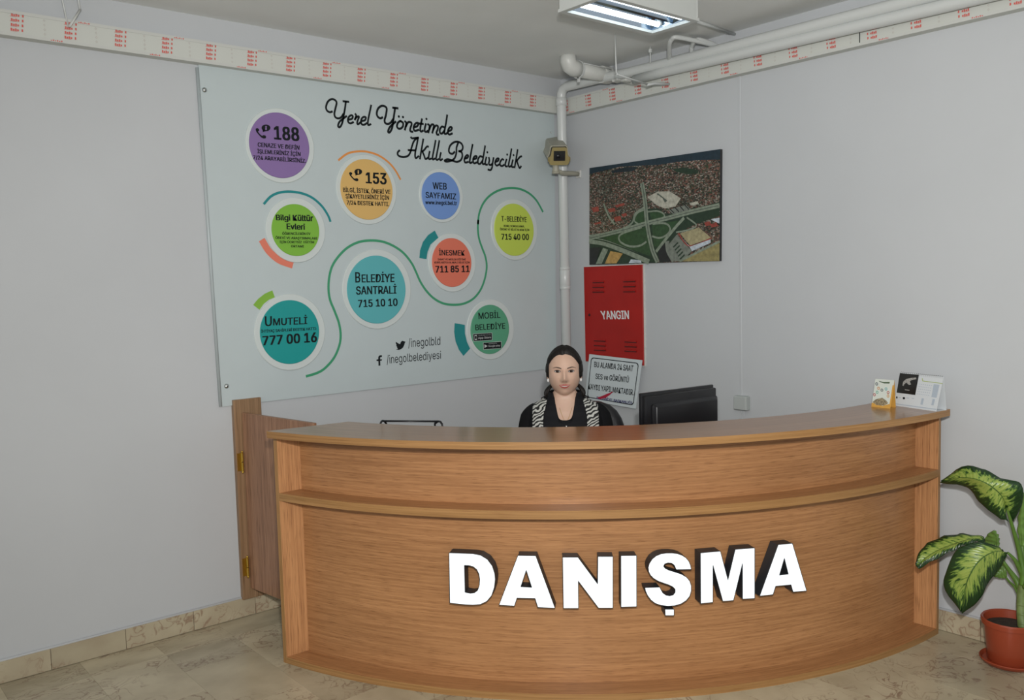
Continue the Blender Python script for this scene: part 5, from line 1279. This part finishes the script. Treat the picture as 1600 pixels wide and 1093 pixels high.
def vest_keep(c):
    return abs(c.x) < .158 + max(0, (1.0 - c.z)) * .4 and not (c.y < .02 and abs(c.x - VX) < .06 and c.z > .95) and not (c.y < .03 and abs(c.x - VX) < .085 and c.z > 1.15)
shell('zebra_waistcoat', M['zebra'], .62, 1.172, .011, vest_keep)
def col_keep(c):
    x = abs(c.x - VX); inner = .031 + (c.z - 1.081) * .20 if c.z > 1.070 else .0
    if c.y < .03: return inner < x < .104 - max(0, c.z - 1.10) * .28 and c.z > .80
    return c.z > 1.165
shell('shawl_collar', M['satin'], .80, 1.205, .017, col_keep, th=.006)
shell('inner_top', M['satin'], .9, 1.077, .009, lambda c: c.y < .0 and abs(c.x - VX) < .06)
# necklace with a small pendant
nb = BVHTree.FromPolygons([v.co[:] for v in me2.vertices], [p.vertices[:] for p in me2.polygons])
NP = []
for k in range(15):
    t = -1 + 2 * k / 14; x = VX + .003 + t * .030; z = 1.066 + abs(t) ** 1.3 * .070
    h = nb.ray_cast(Vector((x, -.5, z)), Vector((0, 1, 0))); NP.append((h[0] + Vector((0, -.002 if z > 1.066 else -.017, 0))) if h[0] else Vector((x, -.1, z)))
tube('necklace', NP, .0007, M['brass'], woman, seg=5, local=True)
bm = bmesh.new(); pd_ = tpt(-PI / 2, 1.054, .020); pd_.x = VX + .004; ellipsoid_bm(bm, pd_, (.0044, .004, .0044), 12, 10); finish(bm, 'pendant', M['pearl'], woman, local=True, smooth=True)

# ------------------------------------------------------------------ potted plant
PX, PY = 4.112, 1.488
plant = empty('potted_plant', (PX, PY, 0), 0, 'green and cream variegated leafy plant in a terracotta-coloured pot beside the desk', 'plant')
M['pot'] = mat('terracotta_plastic', (.29, .050, .020), .32, vary=.04); M['soil'] = mat('soil', (.03, .02, .012), .9, vary=.4, vscale=60, bump=.6, bscale=90)
M['stem'] = mat('green_stem', (.10, .20, .03), .4, vary=.25, vscale=18); M['trunk'] = mat('plant_trunk', (.16, .22, .07), .5, vary=.35, vscale=26)
bm = bmesh.new(); lathe_bm(bm, [(0, .012), (.083, .012), (.088, .02), (.103, .165), (.105, .178), (.115, .180), (.117, .200), (.113, .206), (.106, .202), (.100, .165), (0, .165)], (PX, PY, 0), 48); o_ = finish(bm, 'pot', M['pot'], plant); smooth_by_angle(o_, 35)
bm = bmesh.new(); lathe_bm(bm, [(0, 0), (.098, 0), (.112, .008), (.121, .022), (.118, .025), (.106, .012), (0, .010)], (PX, PY, .001), 48); o_ = finish(bm, 'saucer', M['pot'], plant); smooth_by_angle(o_, 35)
bm = bmesh.new(); lathe_bm(bm, [(0, .178), (.05, .176), (.101, .170)], (PX, PY, 0), 24); finish(bm, 'soil', M['soil'], plant)
def leaf_mat():
    m = bpy.data.materials.new('variegated_leaf'); m.use_nodes = True; nt = m.node_tree; b = nt.nodes['Principled BSDF']; L = nt.links.new
    tc = nt.nodes.new('ShaderNodeTexCoord'); sp = nt.nodes.new('ShaderNodeSeparateXYZ'); L(tc.outputs['UV'], sp.inputs[0])
    def mth(op, a, b_=None, c_=None):
        n = nt.nodes.new('ShaderNodeMath'); n.operation = op
        for i, v in enumerate((a, b_, c_)):
            if v is None: continue
            if isinstance(v, (int, float)): n.inputs[i].default_value = v
            else: L(v, n.inputs[i])
        return n.outputs[0]
    u = sp.outputs[0]; v = mth('ABSOLUTE', mth('SUBTRACT', sp.outputs[1], .5)); v2 = mth('MULTIPLY', v, 2.0)      # 0 at midrib, 1 at edge
    # side veins run outward and forward: coordinate along which they repeat
    w = mth('SUBTRACT', u, mth('MULTIPLY', v2, .16))
    cb = nt.nodes.new('ShaderNodeCombineXYZ'); L(mth('MULTIPLY', w, 34), cb.inputs[0]); L(mth('MULTIPLY', v2, 3.0), cb.inputs[1]); L(mth('MULTIPLY', sp.outputs[1], 2), cb.inputs[2])
    n1 = nt.nodes.new('ShaderNodeTexNoise'); n1.inputs['Scale'].default_value = 1.0; n1.inputs['Detail'].default_value = 4; n1.inputs['Roughness'].default_value = .62; L(cb.outputs[0], n1.inputs['Vector'])
    # dark margin and tip
    edge = mth('ADD', mth('MULTIPLY', mth('POWER', v2, 2.4), .46), mth('MULTIPLY', mth('POWER', mth('ABSOLUTE', mth('SUBTRACT', mth('MULTIPLY', u, 2), .95)), 6.0), .30))
    val = mth('SUBTRACT', mth('ADD', n1.outputs[0], .10), edge)
    r = nt.nodes.new('ShaderNodeValToRGB'); cr = r.color_ramp; cr.elements[0].position = .38; cr.elements[0].color = (.010, .038, .008, 1); cr.elements[1].position = .60; cr.elements[1].color = (.31, .40, .085, 1)
    e = cr.elements.new(.445); e.color = (.035, .10, .018, 1); e = cr.elements.new(.50); e.color = (.20, .31, .055, 1); L(val, r.inputs[0])
    rib = nt.nodes.new('ShaderNodeValToRGB'); rib.color_ramp.elements[0].position = .018; rib.color_ramp.elements[0].color = (1, 1, 1, 1); rib.color_ramp.elements[1].position = .045; rib.color_ramp.elements[1].color = (0, 0, 0, 1); L(v2, rib.inputs[0])
    mx = nt.nodes.new('ShaderNodeMix'); mx.data_type = 'RGBA'; mx.inputs[7].default_value = (.045, .11, .02, 1); L(rib.outputs[0], mx.inputs[0]); L(r.outputs[0], mx.inputs[6]); L(mx.outputs[2], b.inputs['Base Color'])
    b.inputs['Roughness'].default_value = .33
    wv = mth('SINE', mth('MULTIPLY', w, 150)); bp = nt.nodes.new('ShaderNodeBump'); bp.inputs['Strength'].default_value = .25; bp.inputs['Distance'].default_value = .002; L(wv, bp.inputs['Height']); L(bp.outputs[0], b.inputs['Normal'])
    return m
M['leaf'] = leaf_mat(); M['leaf_plain'] = mat('young_leaf', (.13, .24, .05), .35, vary=.3, vscale=40)
def leaf(zk, Mi, Up, Lo, dm, du, dl, m=None, nl=28, nw=14, fold=.006, wave=.004, name='leaf'):
    """Mi/Up/Lo: outline measurements; dm/du/dl: distance of each from the wall at base, middle, tip"""
    def line(pts, dist):
        n = len(pts); out = []
        for i, p in enumerate(pts):
            t = i / (n - 1); dd = dist[0] * (1 - t) * (1 - 2 * t) + dist[1] * 4 * t * (1 - t) + dist[2] * t * (2 * t - 1)
            out.append(hit(*zp(zk, p), 0, XW - dd))
        c = catmull(out, 10); k = len(c) - 1
        return [c[int(round(k * i / nl))] if False else c[min(int(k * i / nl), k - 1)].lerp(c[min(int(k * i / nl) + 1, k)], (k * i / nl) % 1) for i in range(nl + 1)]
    A, B, C_ = line(Up, du), line(Mi, dm), line(Lo, dl); bm = bmesh.new(); uv = bm.loops.layers.uv.verify(); rows = []
    for i in range(nl + 1):
        row = []; n = (A[i] - B[i]).cross(B[min(i + 1, nl)] - B[max(i - 1, 0)])
        n = n.normalized() if n.length > 1e-9 else Vector((1, 0, 0))
        if n.x > 0: n = -n
        for j in range(-nw, nw + 1):
            t = abs(j) / nw; e = A[i] if j < 0 else C_[i]; p = B[i].lerp(e, t)
            p = p + n * (fold * math.sin(t * PI) + wave * t * math.sin(i * 1.1 + (0 if j < 0 else 2)) + .0012 * math.sin((i - t * 4) * 2.2) * t)
            row.append((bm.verts.new(p), i / nl, (j + nw) / (2 * nw)))
        rows.append(row)
    for a, b in zip(rows, rows[1:]):
        for k in range(len(a) - 1):
            q = (a[k], a[k + 1], b[k + 1], b[k])
            f = bm.faces.new([v[0] for v in q]); f.smooth = True
            for l, v in zip(f.loops, q): l[uv].uv = (v[1], v[2])
    o = finish(bm, name, m or M['leaf'], plant, smooth=True); so = o.modifiers.new('t', 'SOLIDIFY'); so.thickness = .0012; so.offset = 0
    return o
leaf('P', [(468, 325), (435, 250), (380, 195), (310, 150), (220, 122), (120, 120), (0, 148)], [(515, 432), (580, 300), (570, 160), (450, 128), (330, 70), (180, 33), (0, 140)], [(490, 435), (430, 410), (350, 358), (270, 283), (190, 187), (90, 167), (0, 156)],
     (.22, .32, .22), (.18, .27, .22), (.24, .26, .22))
leaf('P', [(475, 650), (400, 640), (325, 668), (262, 722), (215, 795), (180, 885), (147, 1078)], [(440, 628), (370, 592), (235, 578), (105, 640), (50, 760), (22, 890), (147, 1082)], [(476, 662), (432, 735), (385, 805), (335, 868), (298, 950), (235, 1025), (150, 1083)],
     (.19, .34, .30), (.19, .34, .30), (.19, .27, .30))
leaf('Q', [(385, 395), (330, 393), (260, 413), (190, 440), (130, 475), (85, 515)], [(375, 385), (310, 372), (235, 376), (160, 400), (108, 440), (82, 505)], [(385, 408), (345, 408), (290, 425), (220, 458), (145, 497), (97, 526)], (.16, .24, .32), (.14, .20, .32), (.16, .25, .32))
leaf('P', [(395, 625), (400, 580), (395, 540), (382, 490)], [(340, 612), (312, 570), (335, 518), (382, 489)], [(415, 625), (417, 580), (412, 530), (384, 490)], (.08, .09, .10), (.08, .08, .10), (.08, .08, .10), M['leaf_plain'])
leaf('P', [(462, 745), (440, 775), (410, 800), (372, 818)], [(450, 718), (400, 745), (383, 785), (370, 815)], [(472, 822), (455, 833), (420, 832), (375, 822)], (.08, .09, .10), (.08, .08, .10), (.08, .08, .10), M['leaf_plain'])
leaf('P', [(575, 610), (572, 450), (580, 320), (600, 222)], [(556, 600), (549, 450), (562, 330), (592, 215)], [(600, 600), (625, 450), (635, 330), (612, 215)], (.12, .14, .14), (.12, .12, .14), (.12, .12, .14), M['leaf_plain'])
leaf('P', [(640, 560), (720, 470), (800, 420), (900, 430), (980, 480)], [(630, 550), (690, 400), (800, 330), (920, 370), (980, 476)], [(650, 580), (740, 560), (830, 540), (930, 520), (980, 485)], (.16, .22, .20), (.16, .20, .20), (.16, .20, .20))
leaf('P', [(640, 760), (720, 740), (800, 760), (870, 840), (900, 930)], [(640, 740), (730, 660), (850, 690), (930, 800), (902, 928)], [(640, 780), (690, 800), (740, 830), (810, 900), (896, 932)], (.20, .28, .26), (.18, .26, .26), (.20, .26, .26))
def stem(pts, rad, m, name='stem'):
    P = [hit(*zp('P', (u, v)), 0, XW - d) for u, v, d in pts]; return tube(name, P, rad, m, plant, seg=12, spline=5)
tk = [hit(*zp('P', (586, 1185)), 0, PX + .01), hit(*zp('P', (575, 1090)), 0, PX + .02), hit(*zp('P', (572, 960)), 0, PX + .03), hit(*zp('P', (585, 860)), 0, PX + .03)]
tube('trunk', tk, [.021, .020, .018, .016], M['trunk'], plant, seg=16, spline=5)
for k in range(3):
    c = tk[0].lerp(tk[2], .15 + .3 * k); bm = bmesh.new(); lathe_bm(bm, [(.019, -.004), (.0225, 0), (.019, .004)], c, 18); finish(bm, 'node_ring', M['trunk'], plant, smooth=True)
stem([(585, 880, .14), (588, 780, .14), (560, 640, .145), (520, 500, .18), (490, 400, .21), (468, 325, .222)], [.017, .015, .011, .008, .0065, .004], M['stem'])
stem([(590, 830, .13), (560, 760, .15), (525, 700, .17), (475, 650, .191)], [.014, .011, .008, .005], M['stem'])
stem([(575, 930, .13), (540, 850, .12), (490, 780, .11), (450, 720, .10), (405, 640, .10), (385, 590, .10)], [.016, .014, .010, .007, .005, .004], M['stem'])
stem([(570, 980, .13), (530, 900, .11), (490, 860, .10), (462, 825, .09)], [.010, .006, .005, .004], M['stem'])
stem([(600, 850, .14), (590, 700, .13), (577, 600, .125)], [.014, .012, .010], M['stem'])
stem([(600, 870, .14), (625, 700, .15), (640, 560, .16)], [.013, .009, .006], M['stem']); stem([(600, 900, .15), (625, 820, .18), (640, 760, .20)], [.012, .009, .006], M['stem'])
